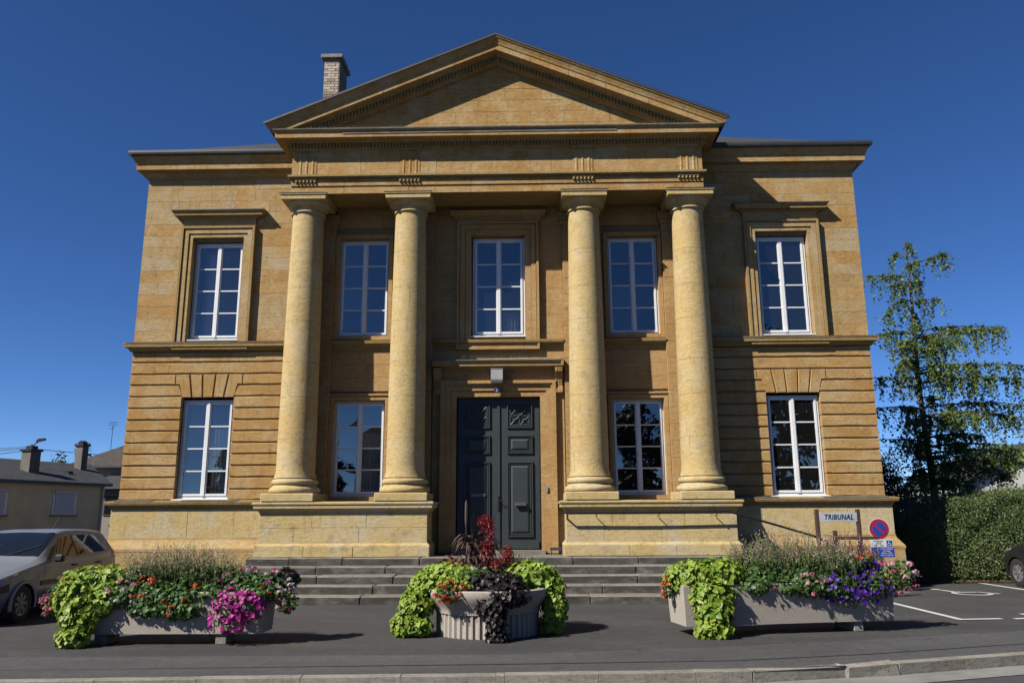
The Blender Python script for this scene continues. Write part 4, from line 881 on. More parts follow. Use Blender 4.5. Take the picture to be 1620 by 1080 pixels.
# --- round planter
vine('sweet_potato_vine', 'lime green vine over the left side of the round planter', [(-.42, -6.62, .74, .46, .42, .20), (-.72, -6.75, .60, .28, .30, .26), (-.86, -6.92, .40, .24, .2, .26), (-.98, -7.0, .16, .22, .2, .17), (-.80, -7.06, .14, .18, .14, .13), (-.30, -7.12, .66, .28, .22, .14)], 2900, .064, 'lime', (-.5, -6.65, .56))
vine('sweet_potato_vine', 'lime green vine over the right side of the round planter', [(.70, -6.55, .76, .36, .36, .20), (.95, -6.62, .58, .22, .28, .24), (1.02, -6.70, .34, .18, .24, .26), (.98, -6.75, .14, .17, .2, .15), (.45, -6.95, .70, .18, .2, .10)], 2000, .064, 'lime', (.7, -6.6, .56))
vine('dark_vine', 'blackish purple vine trailing down the front of the round planter', [(.22, -7.12, .68, .42, .26, .18), (.38, -7.30, .56, .32, .18, .16), (.20, -7.40, .42, .22, .14, .18), (.24, -7.48, .22, .14, .10, .18), (.26, -7.52, .06, .16, .10, .10)], 1400, .058, 'dark', (.2, -7.0, .56))
geranium('geranium', 'red geranium on the front left rim of the round planter', (-.35, -7.2, .56), [(-.36, -7.30, .58, .22, .14, .14)], 0, 'red', 18, .045, 220)
geranium('small_white_flowers', 'small white flowers at the top of the round planter', (.0, -6.9, .6), [(.0, -6.95, .78, .42, .2, .10)], 0, 'white_f', 10, .03, 320, .045, 'green', False)
ml = thing('purple_millet', 'bronze purple millet grass with upright spikes in the round planter', 'grass', (-.18, -6.55, .56))
mb = MB()
for x, h, d in ((-.22, 1.80, .0), (-.16, 1.62, .03)):
    b = (x + .18, rng.uniform(-.05, .05), 0); mb.tube([b, (b[0] + d * .5, b[1], (h - .56) * .6), (b[0] + d, b[1], (h - .56) * .72)], [.008, .006, .006], 6)
    mb.tube([(b[0] + d, b[1], (h - .56) * .70), (b[0] + d * 1.1, b[1], (h - .56) * .78), (b[0] + d * 1.2, b[1], (h - .56) * .95), (b[0] + d * 1.25, b[1], h - .56)], [.010, .022, .020, .006], 8)
mb.build('spikes', MS['straw'], ml, True)
mb = MB()
for i in range(90):
    a = rng.uniform(0, 2 * math.pi); z = rng.uniform(.05, .72); L_ = rng.uniform(.28, .5); dx, dy = math.cos(a), math.sin(a); w = .016
    pts = [(dx * L_ * q * .62, dy * L_ * q * .62, z + L_ * (.62 * q - .85 * q * q)) for q in (0, .25, .5, .75, 1.0)]
    v = []; 
    for (x, y, zz_), ww in zip(pts, (.5, 1, .9, .6, .05)): v += [(x - dy * w * ww, y + dx * w * ww, zz_), (x + dy * w * ww, y - dx * w * ww, zz_)]
    mb.add(v, [(2 * k, 2 * k + 1, 2 * k + 3, 2 * k + 2) for k in range(4)])
o = mb.build('blades', MS['straw'], ml); o['kind'] = 'stuff'
plant('amaranth', 'crimson drooping amaranth beside the millet in the round planter', 'flowers', (.05, -6.5, .56), [('foliage', blob([(.04, -6.5, 1.02, .22, .16, .38), (-.12, -6.5, .98, .18, .14, .3)], 330, (.4, 1)), .14, NARROW, 'burgundy', dict(tip=(0, -.3, -1))), ('plumes', blob([(.06, -6.55, 1.50, .12, .1, .12), (.12, -6.6, 1.30, .09, .08, .22), (.06, -6.6, 1.05, .13, .1, .22)], 800, (.3, 1.05)), .062, NARROW, 'crimson', dict(tip=(.3, -.3, -1), wob=.4))])
plant('celosia', 'bright crimson celosia plume right of the amaranth', 'flowers', (.36, -6.5, .56), [('foliage', blob([(.36, -6.5, .84, .15, .14, .14)], 130, (.4, 1)), .09, OVAL, 'green', {}), ('plumes', blob([(.36, -6.58, 1.02, .13, .1, .16), (.22, -6.62, .90, .08, .06, .1)], 700, (.3, 1.05)), .055, NARROW, 'crimson', dict(tip=(0, -.2, 1)))])
plant('coleus', 'small red and yellow coleus at the back left of the round planter', 'flowers', (-.5, -6.4, .56), [('foliage', blob([(-.48, -6.4, .92, .16, .12, .10), (-.2, -6.45, .90, .18, .12, .10)], 150, (.5, 1)), .085, OVAL, 'burgundy', {}), ('bright_leaves', blob([(-.48, -6.45, .97, .13, .1, .08), (-.22, -6.5, .93, .13, .1, .08)], 40, (.8, 1.1)), .075, OVAL, 'orange', {})])
wispy('feathery_plant', 'feathery grey green plant at the back right of the round planter', (.6, -6.4, .56), .40, .85, -6.55, -6.3, .6, 1.18, 60, 120)
# --- right trough
vine('sweet_potato_vine', 'lime green vine spilling over the left end of the right trough', [(2.98, -6.85, .74, .44, .34, .24), (3.30, -6.78, .80, .34, .30, .20), (3.10, -7.08, .54, .32, .20, .24), (3.10, -7.20, .32, .26, .14, .24), (3.08, -7.24, .11, .26, .14, .13)], 2700, .066, 'lime', (3.1, -6.85, .56))
geranium('geranium', 'red geranium peeping out at the left end of the right trough', (2.55, -6.8, .56), [(2.56, -6.85, .60, .11, .12, .14)], 0, 'orange', 9, .045, 70)
wispy('gaura', 'wispy pink gaura standing tall in the right trough', (4.2, -6.6, .56), 3.5, 5.2, -6.75, -6.3, .60, 1.42, 720, 3600)
geranium('leafy_filler', 'dark green leafy plants in the middle of the right trough', (4.1, -6.6, .56), [(3.85, -6.75, .70, .38, .2, .18), (4.45, -6.62, .72, .40, .22, .18)], 0, 'white_f', 3, .02, 900, .06)
geranium('geranium', 'pink geranium on the front rim of the right trough', (4.5, -6.75, .56), [(4.52, -6.80, .62, .22, .14, .16)], 0, ['pink', 'palepink'], 12, .048, 260)
petunia('petunia', 'violet petunias trailing over the right trough', (5.1, -6.6, .56), [(4.95, -6.72, .60, .36, .18, .18), (5.35, -6.62, .58, .34, .18, .18), (5.1, -6.75, .46, .36, .12, .13), (5.2, -6.45, .86, .4, .18, .12)], 'purple', 230, .062, 1000)
geranium('geranium', 'pink geranium at the right end of the right trough', (5.8, -6.35, .56), [(5.75, -6.42, .66, .24, .2, .24), (5.98, -6.35, .72, .18, .18, .24)], 0, ['pink', 'palepink'], 26, .052, 520)
wispy('burgundy_gaura', 'burgundy stemmed gaura at the right end of the right trough', (5.2, -6.3, .56), 4.75, 5.65, -6.45, -6.15, .62, 1.38, 220, 1300, 'burgundy')
geranium('orange_flowers', 'orange red flowers behind the violet petunias', (5.45, -6.35, .56), [(5.42, -6.4, .93, .18, .14, .08)], 0, 'orange', 7, .04, 120)
geranium('trailing_greenery', 'dark trailing greenery along the rim of the left trough', (-3.9, -7.5, .56), [(-4.5, -7.62, .62, .3, .16, .12), (-3.95, -7.66, .58, .34, .15, .16), (-3.45, -7.62, .62, .32, .15, .12), (-2.85, -7.6, .64, .3, .16, .14), (-4.2, -7.72, .46, .3, .1, .14), (-3.75, -7.74, .44, .3, .1, .14)], 0, 'orange', 8, .03, 2200, .05)
geranium('trailing_greenery', 'dark trailing greenery along the rim of the right trough', (4.6, -6.7, .56), [(3.7, -6.93, .64, .34, .15, .13), (4.25, -6.82, .62, .34, .15, .13), (4.8, -6.74, .60, .34, .15, .16), (5.4, -6.6, .62, .36, .15, .18)], 0, 'pink', 6, .03, 1700, .05)
# petals and crumbs on the asphalt
pp = np.stack([rng.uniform(-5.2, -2.6, 150), rng.normal(-7.85, .12, 150), np.full(150, .012)], 1); pp2 = np.stack([rng.uniform(2.8, 5.8, 260), -7.35 + (rng.uniform(0, 1, 260)) * .8 + rng.normal(0, .12, 260), np.full(260, .012)], 1)
cloud('fallen_petals', np.concatenate([pp, pp2]), np.tile([0, 0, 1.], (410, 1)), .022, OVAL, MS['litter'], None, tip=(1, 0, 0), wob=.3); tag(bpy.context.scene.objects['fallen_petals'], 'dry petals and crumbs on the asphalt below the troughs', 'petals')

# ------------------------------------------------------------------ signs
tb = thing('tribunal_sign', 'white TRIBUNAL name board on two brown posts', 'sign', (6.58, -2.52, 0))
for x in (-.40, .38): MB().bbox(x - .035, x + .035, -.03, .04, 0, 1.665, .006).build('post', MS['brown'], tb)
MB().bbox(-.365, .345, -.045, -.032, 1.43, 1.60, .003).build('name_board', plain('weathered_grey_board', (.50, .54, .60), .6, 0, .15, 5.), tb)
text('lettering', 'TRIBUNAL', .135, MS['ink'], tb, (-.01, -.047, 1.515), .25, bold=.0045, sx=.80)
MB().bbox(-.12, .72, -.05, -.035, 1.10, 1.16, .004).build('cross_board', MS['brown'], tb); MB().bbox(-.14, -.06, -.06, -.02, 0, 1.27, .006).build('short_post', MS['brown'], tb)
ns = thing('no_parking_sign', 'round red and blue no parking sign with two plates below', 'sign', (7.92, -1.12, 0))
MB().tube([(0, .03, 0), (0, .03, 1.46)], .03, 10).build('pole', MS['steel'], ns)
def disc(r, y0, y1, n=40): m_ = MB().lathe([(r, y0), (r, y1)], n=n); m_.v = [(x, z, y + 1.27) for x, y, z in m_.v]; return m_
disc(.215, -.006, .0).build('white_rim', MS['signwhite'], ns); disc(.20, -.010, -.0065).build('red_ring', MS['signred'], ns); disc(.142, -.014, -.0105).build('blue_field', MS['signblue'], ns)
o = MB().box(-.15, .15, -.018, -.0145, -.019, .019).build('red_bar', MS['signred'], ns); o.location = (0, 0, 1.27); o.rotation_euler = (0, R(45), 0)
pl_ = MB().bbox(-.20, .25, -.014, -.004, .905, 1.055, .003).build('white_plate', MS['signwhite'], ns)
for k, s_ in enumerate(('INTERDIT', 'SAUF', 'GIG - GIC')): text('lettering', s_, .042, MS['ink'], pl_, (-.045, -.016, 1.022 - k * .042), bold=.0006)
MB().box(.12, .235, -.018, -.0145, .92, 1.04).build('blue_square', MS['signblue'], pl_)
wm = MB()
for pts in ([(.17, 1.025), (.165, .985), (.195, .985), (.205, .945), (.22, .945)],): wm.tube([(x, -.019, z) for x, z in pts], .0055, 5)
wm.tube([(.172 + .028 * math.cos(R(a)), -.019, .962 + .028 * math.sin(R(a))) for a in range(80, 381, 30)], .005, 5); wm.build('wheelchair_symbol', MS['signwhite'], pl_)
pl2 = MB().bbox(-.19, .27, -.014, -.004, .705, .90, .003).build('blue_plate', MS['signblue'], ns)
for k, s_ in enumerate(('SI VOUS PRENEZ', 'MA PLACE', 'PRENEZ AUSSI', 'MON HANDICAP')): text('lettering', s_, .034, MS['signwhite'], pl2, (.11, -.016, .868 - k * .042), bold=.0006, sx=.9)
rg = MB().lathe([(.058, -.018), (.058, -.0145)], n=28); rg.v = [(x - .10, z, y + .805) for x, y, z in rg.v]; rg.build('emblem', MS['lead'], pl2); text('emblem_letter', 'L', .07, MS['enamel'], pl2, (-.10, -.0195, .805), bold=.002)

# ------------------------------------------------------------------ cars
def paint_mat(name, c, metal=.35, rough=.32):
    c = alb(c)
    m, nt, b = mat(name); b.inputs['Base Color'].default_value = (*c, 1); b.inputs['Metallic'].default_value = metal; b.inputs['Roughness'].default_value = rough; b.inputs['Coat Weight'].default_value = .25; b.inputs['Coat Roughness'].default_value = .05
    nt.links.new(mix(nt, ramp(nt, noise(nt, 2.5, 5), [(.4, 0.), (.75, .25)]), c, tuple(x * .75 for x in c)), b.inputs['Base Color']); return m
MS['silver'] = paint_mat('beige_silver_car_paint', (.25, .265, .29), .0); MS['darkcar'] = paint_mat('dark_grey_car_paint', (.035, .034, .033), .3)
MS['carglass'] = plain('tinted_car_glass', (.012, .016, .018), .04, 0, .02, 3., spec=.9); MS['blackplastic'] = plain('black_plastic', (.016, .016, .017), .5); MS['rubber'] = plain('tyre_rubber', (.018, .018, .018), .8, 0, .2, 9.); MS['hub'] = plain('silver_wheel_trim', (.33, .33, .34), .35, .5, .1); MS['lens'] = plain('clear_headlamp_lens', (.38, .42, .45), .06, .3, .1, spec=.9); MS['tail'] = plain('red_tail_lamp', (.28, .012, .01), .15)
def car(name, label, loc, rot, paint, first=[None]):
    t = thing(name, label, 'car', loc, 'parked cars', rot)
    # x along the car from the nose, half-width at sill / waist / belt / roof edge, belt height, roof-edge height, top height
    ST = [(.00, .50, .58, .56, .50, .56, .60, .62), (.10, .62, .70, .66, .58, .66, .70, .72), (.35, .72, .80, .76, .66, .76, .80, .82), (.75, .78, .85, .82, .70, .85, .885, .905), (1.15, .79, .865, .845, .72, .92, .965, .985), (1.35, .79, .865, .85, .715, .945, 1.04, 1.065), (1.75, .79, .865, .855, .67, .965, 1.27, 1.31), (2.10, .79, .865, .855, .63, .975, 1.42, 1.465),
          (2.6, .79, .865, .855, .62, .985, 1.455, 1.51), (3.1, .79, .865, .855, .615, 1.0, 1.45, 1.51), (3.55, .79, .86, .845, .61, 1.02, 1.425, 1.49), (3.86, .78, .85, .82, .61, 1.04, 1.365, 1.43), (4.05, .76, .83, .79, .62, 1.02, 1.14, 1.19), (4.15, .73, .80, .74, .62, .88, .94, .97), (4.20, .66, .72, .66, .55, .58, .62, .64)]
    A = np.array(ST); xs = A[:, 0]
    def cr(x):
        i = int(np.clip(np.searchsorted(xs, x) - 1, 0, len(xs) - 2)); u = (x - xs[i]) / (xs[i + 1] - xs[i]); p = [A[int(np.clip(i + k, 0, len(xs) - 1))] for k in (-1, 0, 1, 2)]
        m1 = (p[2] - p[0]) / max(1e-6, (p[2][0] - p[0][0])) * (xs[i + 1] - xs[i]); m2 = (p[3] - p[1]) / max(1e-6, (p[3][0] - p[1][0])) * (xs[i + 1] - xs[i])
        return (2 * u**3 - 3 * u**2 + 1) * p[1] + (u**3 - 2 * u**2 + u) * m1 + (-2 * u**3 + 3 * u**2) * p[2] + (u**3 - u**2) * m2
    def S(x, s):   # s: 0 sill .. 6 centre line, signed by side in sg
        q = cr(x); ring = [(q[1] * .93, .20), (q[1], .27), (q[2], .46), (q[2] * .995, .66 if q[5] > .8 else q[5] * .85), (q[3], q[5]), (q[4], q[6]), (q[4] * .62, q[7] - .012), (0, q[7])]
        k = int(min(s, 6)); u = s - k; p = [ring[max(0, k - 1)], ring[k], ring[k + 1], ring[min(7, k + 2)]]
        if k in (4,) or k == 3: a = [p[1][j] + (p[2][j] - p[1][j]) * u for j in (0, 1)]
        else: a = [.5 * (2 * p[1][j] + (p[2][j] - p[0][j]) * u + (2 * p[0][j] - 5 * p[1][j] + 4 * p[2][j] - p[3][j]) * u * u + (-p[0][j] + 3 * p[1][j] - 3 * p[2][j] + p[3][j]) * u**3) for j in (0, 1)]
        return a
    NX, NS = 110, 44; gx = np.linspace(0, 4.2, NX); gs = np.linspace(0, 7, NS); v = []; f = []
    wheels = (.80, 3.40)
    for x in gx:
        r = [S(x, min(s, 6.9999)) for s in gs]; v += [(x, -y, z) for y, z in r] + [(x, y, z) for y, z in reversed(r)]
    W2 = 2 * NS
    for i in range(NX - 1):
        for j in range(W2 - 1):
            if j == NS - 1: continue
            a, b, c, d = i * W2 + j, i * W2 + j + 1, (i + 1) * W2 + j + 1, (i + 1) * W2 + j
            cx = (v[a][0] + v[c][0]) / 2; cz = (v[a][2] + v[c][2]) / 2
            if any(math.hypot(cx - w, cz - .31) < .335 for w in wheels) and abs(v[a][1]) > .55: continue
            f.append((a, b, c, d))
        f.append((i * W2 + NS - 1, i * W2 + NS, (i + 1) * W2 + NS, (i + 1) * W2 + NS - 1))
    f += [tuple(range(W2)), tuple(range((NX - 1) * W2 + W2 - 1, (NX - 1) * W2 - 1, -1))]
    body = autosmooth(obj('body', v, f, paint, t), 50)
    MB().box(.3, 3.9, -.56, .56, .17, .55).build('underbody', MS['blackplastic'], t)
    def patch(nm, x0, x1, s0, s1, m, side, offn=.006, nx=16, ns=8, x0t=None, x1t=None, sub=None):
        v = []; f = []
        for i in range(nx + 1):
            for j in range(ns + 1):
                u, w = i / nx, j / ns; xa = x0 + ((x0t if x0t is not None else x0) - x0) * w; xb = x1 + ((x1t if x1t is not None else x1) - x1) * w; x = xa + (xb - xa) * u; y, z = S(x, min(6.9999, s0 + (s1 - s0) * w)); e = offn
                v.append((x, side * (y + e), z + (e if s0 > 4.5 else e * .3)))
        f = [(i * (ns + 1) + j, (i + 1) * (ns + 1) + j, (i + 1) * (ns + 1) + j + 1, i * (ns + 1) + j + 1) for i in range(nx) for j in range(ns)]
        if side > 0: f = [tuple(reversed(q)) for q in f]
        return autosmooth(obj(nm, v, f, m, sub or t), 60)
    v = []; nx, ny = 12, 14
    for i in range(nx + 1):
        for j in range(ny + 1):
            x = 1.36 + (2.06 - 1.36) * i / nx; k = -1 + 2 * j / ny; s = 7 - abs(k) * 1.93; y, z = S(x, min(6.9999, s)); v.append((x - .004, math.copysign(y, k) if k else 0, z + .007))
    autosmooth(obj('windscreen', v, [(i * (ny + 1) + j, (i + 1) * (ny + 1) + j, (i + 1) * (ny + 1) + j + 1, i * (ny + 1) + j + 1) for i in range(nx) for j in range(ny)], MS['carglass'], t), 60)
    for sd in (-1, 1):
        patch('side_window', 1.62, 2.42, 4.12, 4.86, MS['carglass'], sd, x0t=2.02); patch('side_window', 2.50, 3.55, 4.12, 4.86, MS['carglass'], sd, x1t=3.38)
        patch('window_pillar', 2.425, 2.495, 4.08, 4.9, MS['blackplastic'], sd, .007, 3); patch('quarter_light', 1.40, 1.58, 4.2, 4.75, MS['blackplastic'], sd, x0t=1.72, x1t=1.92)
        for x in (1.36, 2.46, 3.36): patch('door_seam', x, x + .008, 1.2, 4.05, MS['blackplastic'], sd, .0025, 1)
        patch('rubbing_strip', 1.25, 3.0, 2.55, 2.95, MS['blackplastic'], sd, .010)
        patch('sill_trim', 1.2, 3.0, .3, .9, MS['blackplastic'], sd, .004)
        patch('headlamp', .07, .62, 3.75, 4.7, MS['lens'], sd, .006, 10, 6, x0t=.16, x1t=.66); patch('bumper_strip', .02, .42, 2.3, 3.0, MS['blackplastic'], sd, .006)
        patch('tail_lamp', 3.86, 4.05, 3.7, 4.8, MS['tail'], sd, .006, 6)
        for x in (2.25, 3.16): MB().bbox(x, x + .17, *sorted((sd * .862, sd * .895)), .845, .875, .008).build('door_handle', MS['blackplastic'], t)
        mr = MB().bbox(1.50, 1.62, *sorted((sd * .90, sd * 1.07)), .95, 1.08, .03).box(1.56, 1.60, *sorted((sd * .80, sd * .92)), .97, 1.0).build('door_mirror', MS['blackplastic'], t)
        for w in wheels:
            m_ = MB(); n = 20
            vv = []
            for k in range(n + 1):
                a = R(-15 + 210 * k / n); y_ = .868
                vv += [(w + .325 * math.cos(a), sd * .60, .31 + .325 * math.sin(a)), (w + .325 * math.cos(a), sd * y_, .31 + .325 * math.sin(a)), (w + .375 * math.cos(a), sd * (y_ + .003), .31 + .375 * math.sin(a)), (w + .385 * math.cos(a), sd * (y_ - .03), .31 + .385 * math.sin(a))]
            m_.add(vv, [(k * 4 + j, k * 4 + j + 1, (k + 1) * 4 + j + 1, (k + 1) * 4 + j) for k in range(n) for j in range(3)], 0)
            for fi in range(len(m_.f)): m_.m[fi] = 1 if fi % 3 == 0 else 0
            autosmooth(m_.build('wheel_arch', [paint, MS['blackplastic']], t), 40)
            MB().box(w - .3, w + .3, *sorted((sd * .55, sd * .60)), .18, .62).build('arch_liner', MS['blackplastic'], t)
            wl = MB().lathe([(.19, -.09), (.27, -.095), (.302, -.075), (.308, -.04), (.308, .04), (.302, .075), (.27, .095), (.19, .09)], n=36, cap=False); wl.v = [(w + x, sd * (.75 + z), .308 + y) for x, y, z in wl.v]; wo_ = autosmooth(wl.build('wheel', MS['rubber'], t), 40)
            hb = MB().lathe([(.001, .055), (.05, .06), (.06, .045), (.17, .05), (.19, .075), (.20, .08), (.20, .0)], n=36, cap=False); hb.v = [(w + x, sd * (.75 + z), .308 + y) for x, y, z in hb.v]; autosmooth(hb.build('wheel_disc', MS['blackplastic'], wo_), 40)
            sp = MB()
            for k in range(8):
                a = 2 * math.pi * k / 8; ca, sa = math.cos(a), math.sin(a)
                q = [(.045, -.018), (.19, -.045), (.19, .045), (.045, .018)]; sp.add([(w + r * ca - d * sa, sd * (.75 + z), .308 + r * sa + d * ca) for z in (.072, .05) for r, d in q], [(0, 1, 2, 3), (0, 4, 5, 1), (1, 5, 6, 2), (2, 6, 7, 3), (3, 7, 4, 0)])
            rr = MB().lathe([(.175, .078), (.205, .088), (.205, .05), (.175, .055), (.175, .078)], n=36, cap=False); sp.add([(w + x, sd * (.75 + z), .308 + y) for x, y, z in rr.v], rr.f); hh = MB().lathe([(.001, .082), (.045, .08), (.055, .06)], n=16, cap=False); sp.add([(w + x, sd * (.75 + z), .308 + y) for x, y, z in hh.v], hh.f); sp.build('wheel_trim', MS['hub'], wo_)
    MB().box(-.012, .03, -.42, .42, .30, .46).build('grille', MS['blackplastic'], t); MB().bbox(-.02, -.008, -.26, .26, .47, .58, .003).build('number_plate', MS['signwhite'], t)
    MB().tube([(3.0, 0, 1.50), (3.22, 0, 1.74)], .005, 6).build('roof_aerial', MS['blackplastic'], t)
    for sd in (-1, 1): MB().tube([(1.34, sd * .35 + .2, 1.075), (1.62, sd * .35 - .25, 1.245)], .008, 5).build('wiper', MS['blackplastic'], t)
    return t
c_ = car('parked_car', 'beige silver hatchback parked at the left corner of the courthouse', (-7.97, -6.18, 0), R(91.5), MS['silver']); c_.scale = (.92, .92, .92)
car('parked_car', 'dark grey car by the hedge, cut off by the right edge', (12.18, .92, 0), R(-89), MS['darkcar'])

# ------------------------------------------------------------------ hedge and trees
def hedge():
    t = thing('clipped_hedge', 'clipped green hedge to the right of the courthouse', 'hedge', (13.6, 2.9, 0)); x0, x1, y0, y1, h = 9.62, 17.8, 1.52, 3.4, 2.03
    def H(x): return h * (1 - .30 * max(0, 1 - (x - x0) / 1.5) ** 2) + .05 * math.sin(x * 2.1) + .035 * math.sin(x * 5.3 + 1) - .05 * max(0, (12.5 - x) / 2)
    v = []; f = []; nx, n = 40, 9
    for i in range(nx + 1):
        x = x0 + .12 + (x1 - x0 - .2) * i / nx; k = H(x) - .12; e = .35 * max(0, 1 - (x - x0) / .8)
        for y, z in ((y0 + .14 + e, 0), (y0 + .10 + e, k * .5), (y0 + .13 + e, k * .88), (y0 + .3 + e, k), (y1 - .3, k), (y1 - .1, k * .85), (y1 - .1, 0)): v.append((x - 13.6 + rng.normal(0, .03), y - 2.9 + rng.normal(0, .03), z + rng.normal(0, .02)))
    f = [(i * 7 + j, (i + 1) * 7 + j, (i + 1) * 7 + j + 1, i * 7 + j + 1) for i in range(nx) for j in range(6)] + [tuple(range(7))]
    obj('inner_twigs', v, f, plain('hedge_twigs', (.10, .14, .05), .9, 0, .4, 8.), t)
    N = 62000; u = rng.random(N); P = np.zeros((N, 3)); Nn = np.zeros((N, 3)); lump = lambda a, b: .06 * np.sin(a * 3.1 + 1) * np.sin(b * 4.3) + .035 * np.sin(a * 7.7) * np.cos(b * 9.1)
    x = rng.uniform(x0, x1, N); Hx = np.array([H(a) for a in x]); e = .35 * np.maximum(0, 1 - (x - x0) / .8)
    fr = u < .62; tp = (u >= .62) & (u < .92); en = u >= .92
    z = rng.uniform(0.04, 1, N) ** .9 * Hx; P[fr] = np.stack([x, y0 + e + lump(x, z) + rng.normal(0, .05, N) + .10 * (z / Hx) ** 6, z], 1)[fr]; Nn[fr] = (0, -1, .45)
    y = rng.uniform(y0, y1, N) + e * .6; P[tp] = np.stack([x, y, Hx + lump(x, y) * .6 + rng.normal(0, .05, N) - .12 * np.exp(-(y - y0 - e) * 6)], 1)[tp]; Nn[tp] = (0, -.3, 1)
    P[en] = np.stack([x0 + rng.normal(0, .06, N) + .05, y0 + .35 + rng.random(N) * (y1 - y0 - .35), rng.uniform(.05, 1, N) * H(x0)], 1)[en]; Nn[en] = (-1, -.2, .4)
    cloud('foliage', P, Nn, .052, OVAL, MS['hedge'], t, (13.6, 2.9, 0), tip=(.1, -.3, .8), wob=.8)
    k = 1500; xx = rng.uniform(x0 + .3, x1, k); hh = np.array([H(a) for a in xx]); yy = rng.uniform(y0 + .05, y1, k); up = rng.uniform(0, .20, k) * (rng.random(k) < .7)
    cloud('stray_shoots', np.stack([xx, yy + .3 * np.maximum(0, 1 - (xx - x0) / .8), hh + up - .03], 1), sph(k) + [0, -.6, .4], .10, NARROW, MS['hedge'], t, (13.6, 2.9, 0), tip=(0, 0, 1), wob=.5)
    return t
hedge()
lp = np.stack([rng.uniform(9.2, 12.6, 700), rng.normal(1.26, .14, 700), np.full(700, .015) + rng.random(700) * .03], 1)
tag(cloud('leaf_litter', lp, np.tile([0, 0, 1.], (700, 1)), .06, OVAL, MS['litter'], None, tip=(1, 0, 0), wob=.5), 'dry brown leaves along the foot of the hedge', 'leaves')
obj('hedge_verge', [(9.0, 1.18, .02), (20, 1.06, .02), (20, 7.2, .03), (9.0, 7.2, .03)], [(0, 1, 2, 3)], plain('verge_soil', (.07, .06, .035), .95, 0, .4, 3., .6), None, kind='structure')
def limb_tree(name, label, loc, h, branches, m, size, trunk_r=.16, per=60, drop=(.4, 1.1), shape=FAN, dens=1.0, bark='bark', lean=(0, 0)):
    t = thing(name, label, 'tree', loc); tm = MB(); n = 9
    tm.tube([(lean[0] * q * h + .05 * math.sin(q * 9), lean[1] * q * h, h * q) for q in np.linspace(0, 1, n)], [trunk_r * (1 - q) ** .8 + .012 for q in np.linspace(0, 1, n)], 10); tm.build('trunk', MS[bark], t, True)
    bm_ = MB(); P = []; 
    for z, dx, dy, rise in branches:
        L_ = math.hypot(dx, dy); pts = []; K = 8
        for k in range(K + 1):
            q = k / K; pts.append((lean[0] * z + dx * q + .06 * math.sin(7 * q + z), lean[1] * z + dy * q, z + rise * (1.6 * q - .6 * q * q) if rise > 0 else z + .35 * L_ * q * .5 + rise * q * q))
        bm_.tube(pts, [max(.008, trunk_r * .33 * (1 - z / h * .5) * (1 - k / K)) + .006 for k in range(K + 1)], 5)
        for k in range(int(7 * L_ * dens) + 3):
            q = rng.uniform(.12, 1.0) ** .8; i = min(K - 1, int(q * K)); u = q * K - i; b = np.array(pts[i]) * (1 - u) + np.array(pts[i + 1]) * u
            dl = rng.uniform(*drop) * (1.0 - .4 * q); sx, sy = rng.normal(0, .22), rng.normal(0, .25); tw = [tuple(b + np.array([sx * r, sy * r, -dl * r * r - .02 * r])) for r in (0, .5, 1)]
            bm_.tube(tw, [.008, .005, .003], 3)
            for r in np.linspace(.05, 1.05, max(3, int(dl / .06))):
                c = b + np.array([sx * r, sy * r, -dl * r * r]); P.append(c + rng.normal(0, .035, (max(1, int(per / 8)), 3)))
    bm_.build('branches', MS[bark], t)
    P = np.concatenate(P); cloud('crown', P + np.array(loc), sph(len(P)) + [0, -.2, .7], size, shape, MS[m], t, loc, wob=.8); return t
br = [(10.7, .22, .1, .25), (10.4, -.3, .1, .15), (10.0, .3, -.3, .2), (9.95, 1.4, -.1, .55), (9.7, -1.35, .1, .05), (9.5, .65, .3, -.1), (9.35, -.7, -.3, -.2), (8.8, -1.15, -.2, -.9), (8.75, .8, -.2, -.1), (8.5, .3, .6, -.2)]
br += [(z, .75 * math.cos(z * 7), .75 * math.sin(z * 7), -.15) for z in np.arange(2.6, 8.2, .4)]
for z, k in ((7.6, .85), (6.2, 1.0), (4.9, 1.1), (3.7, 1.0), (2.8, .7)):
    for dx, dy, dr in ((3.9, .1, -.6), (2.9, -1.5, -.9), (1.9, 1.3, -.6), (.9, -1.9, -.7), (-1.6, .2, -.3), (-1.2, -1.2, -.5)):
        br.append((z + rng.uniform(-.4, .4), dx * k * rng.uniform(.85, 1.1), dy * k, dr * k * rng.uniform(.6, 1.3)))
limb_tree('ginkgo_tree', 'tall ginkgo with drooping branches behind the hedge', (14.05, 8.97, 0), 11.1, br, 'ginkgo', .085, .12, 30, drop=(.3, 1.25), dens=1.6)
def lump_tree(name, label, loc, cs, n, m, size, shape=OVAL, trunk=.12, group=None):
    t = thing(name, label, 'tree', loc, group); zt = max(c[2] for c in cs); tm = MB().tube([(0, 0, 0), (.05, 0, zt * .5), (0, .05, zt)], [trunk, trunk * .7, .03], 8)
    for c in cs: tm.tube([(0, 0, max(.3, c[2] * .55)), (c[0] * .6, c[1] * .6, c[2] * .85), (c[0], c[1], c[2])], [trunk * .5, trunk * .3, .015], 5)
    tm.build('trunk', MS['bark'], t); w = [(c[0] + loc[0], c[1] + loc[1], c[2] + loc[2], c[3], c[4], c[5]) for c in cs]
    sub = []
    for c in w:
        for k in range(9): d = sph(1)[0]; sub.append((c[0] + d[0] * c[3] * .7, c[1] + d[1] * c[4] * .7, c[2] + d[2] * c[5] * .7, c[3] * .42, c[4] * .42, c[5] * .42))
    p, nn = blob(sub, n, (.55, 1.1)); cloud('crown', p, nn, size, shape, MS[m], t, loc, wob=.7); return t
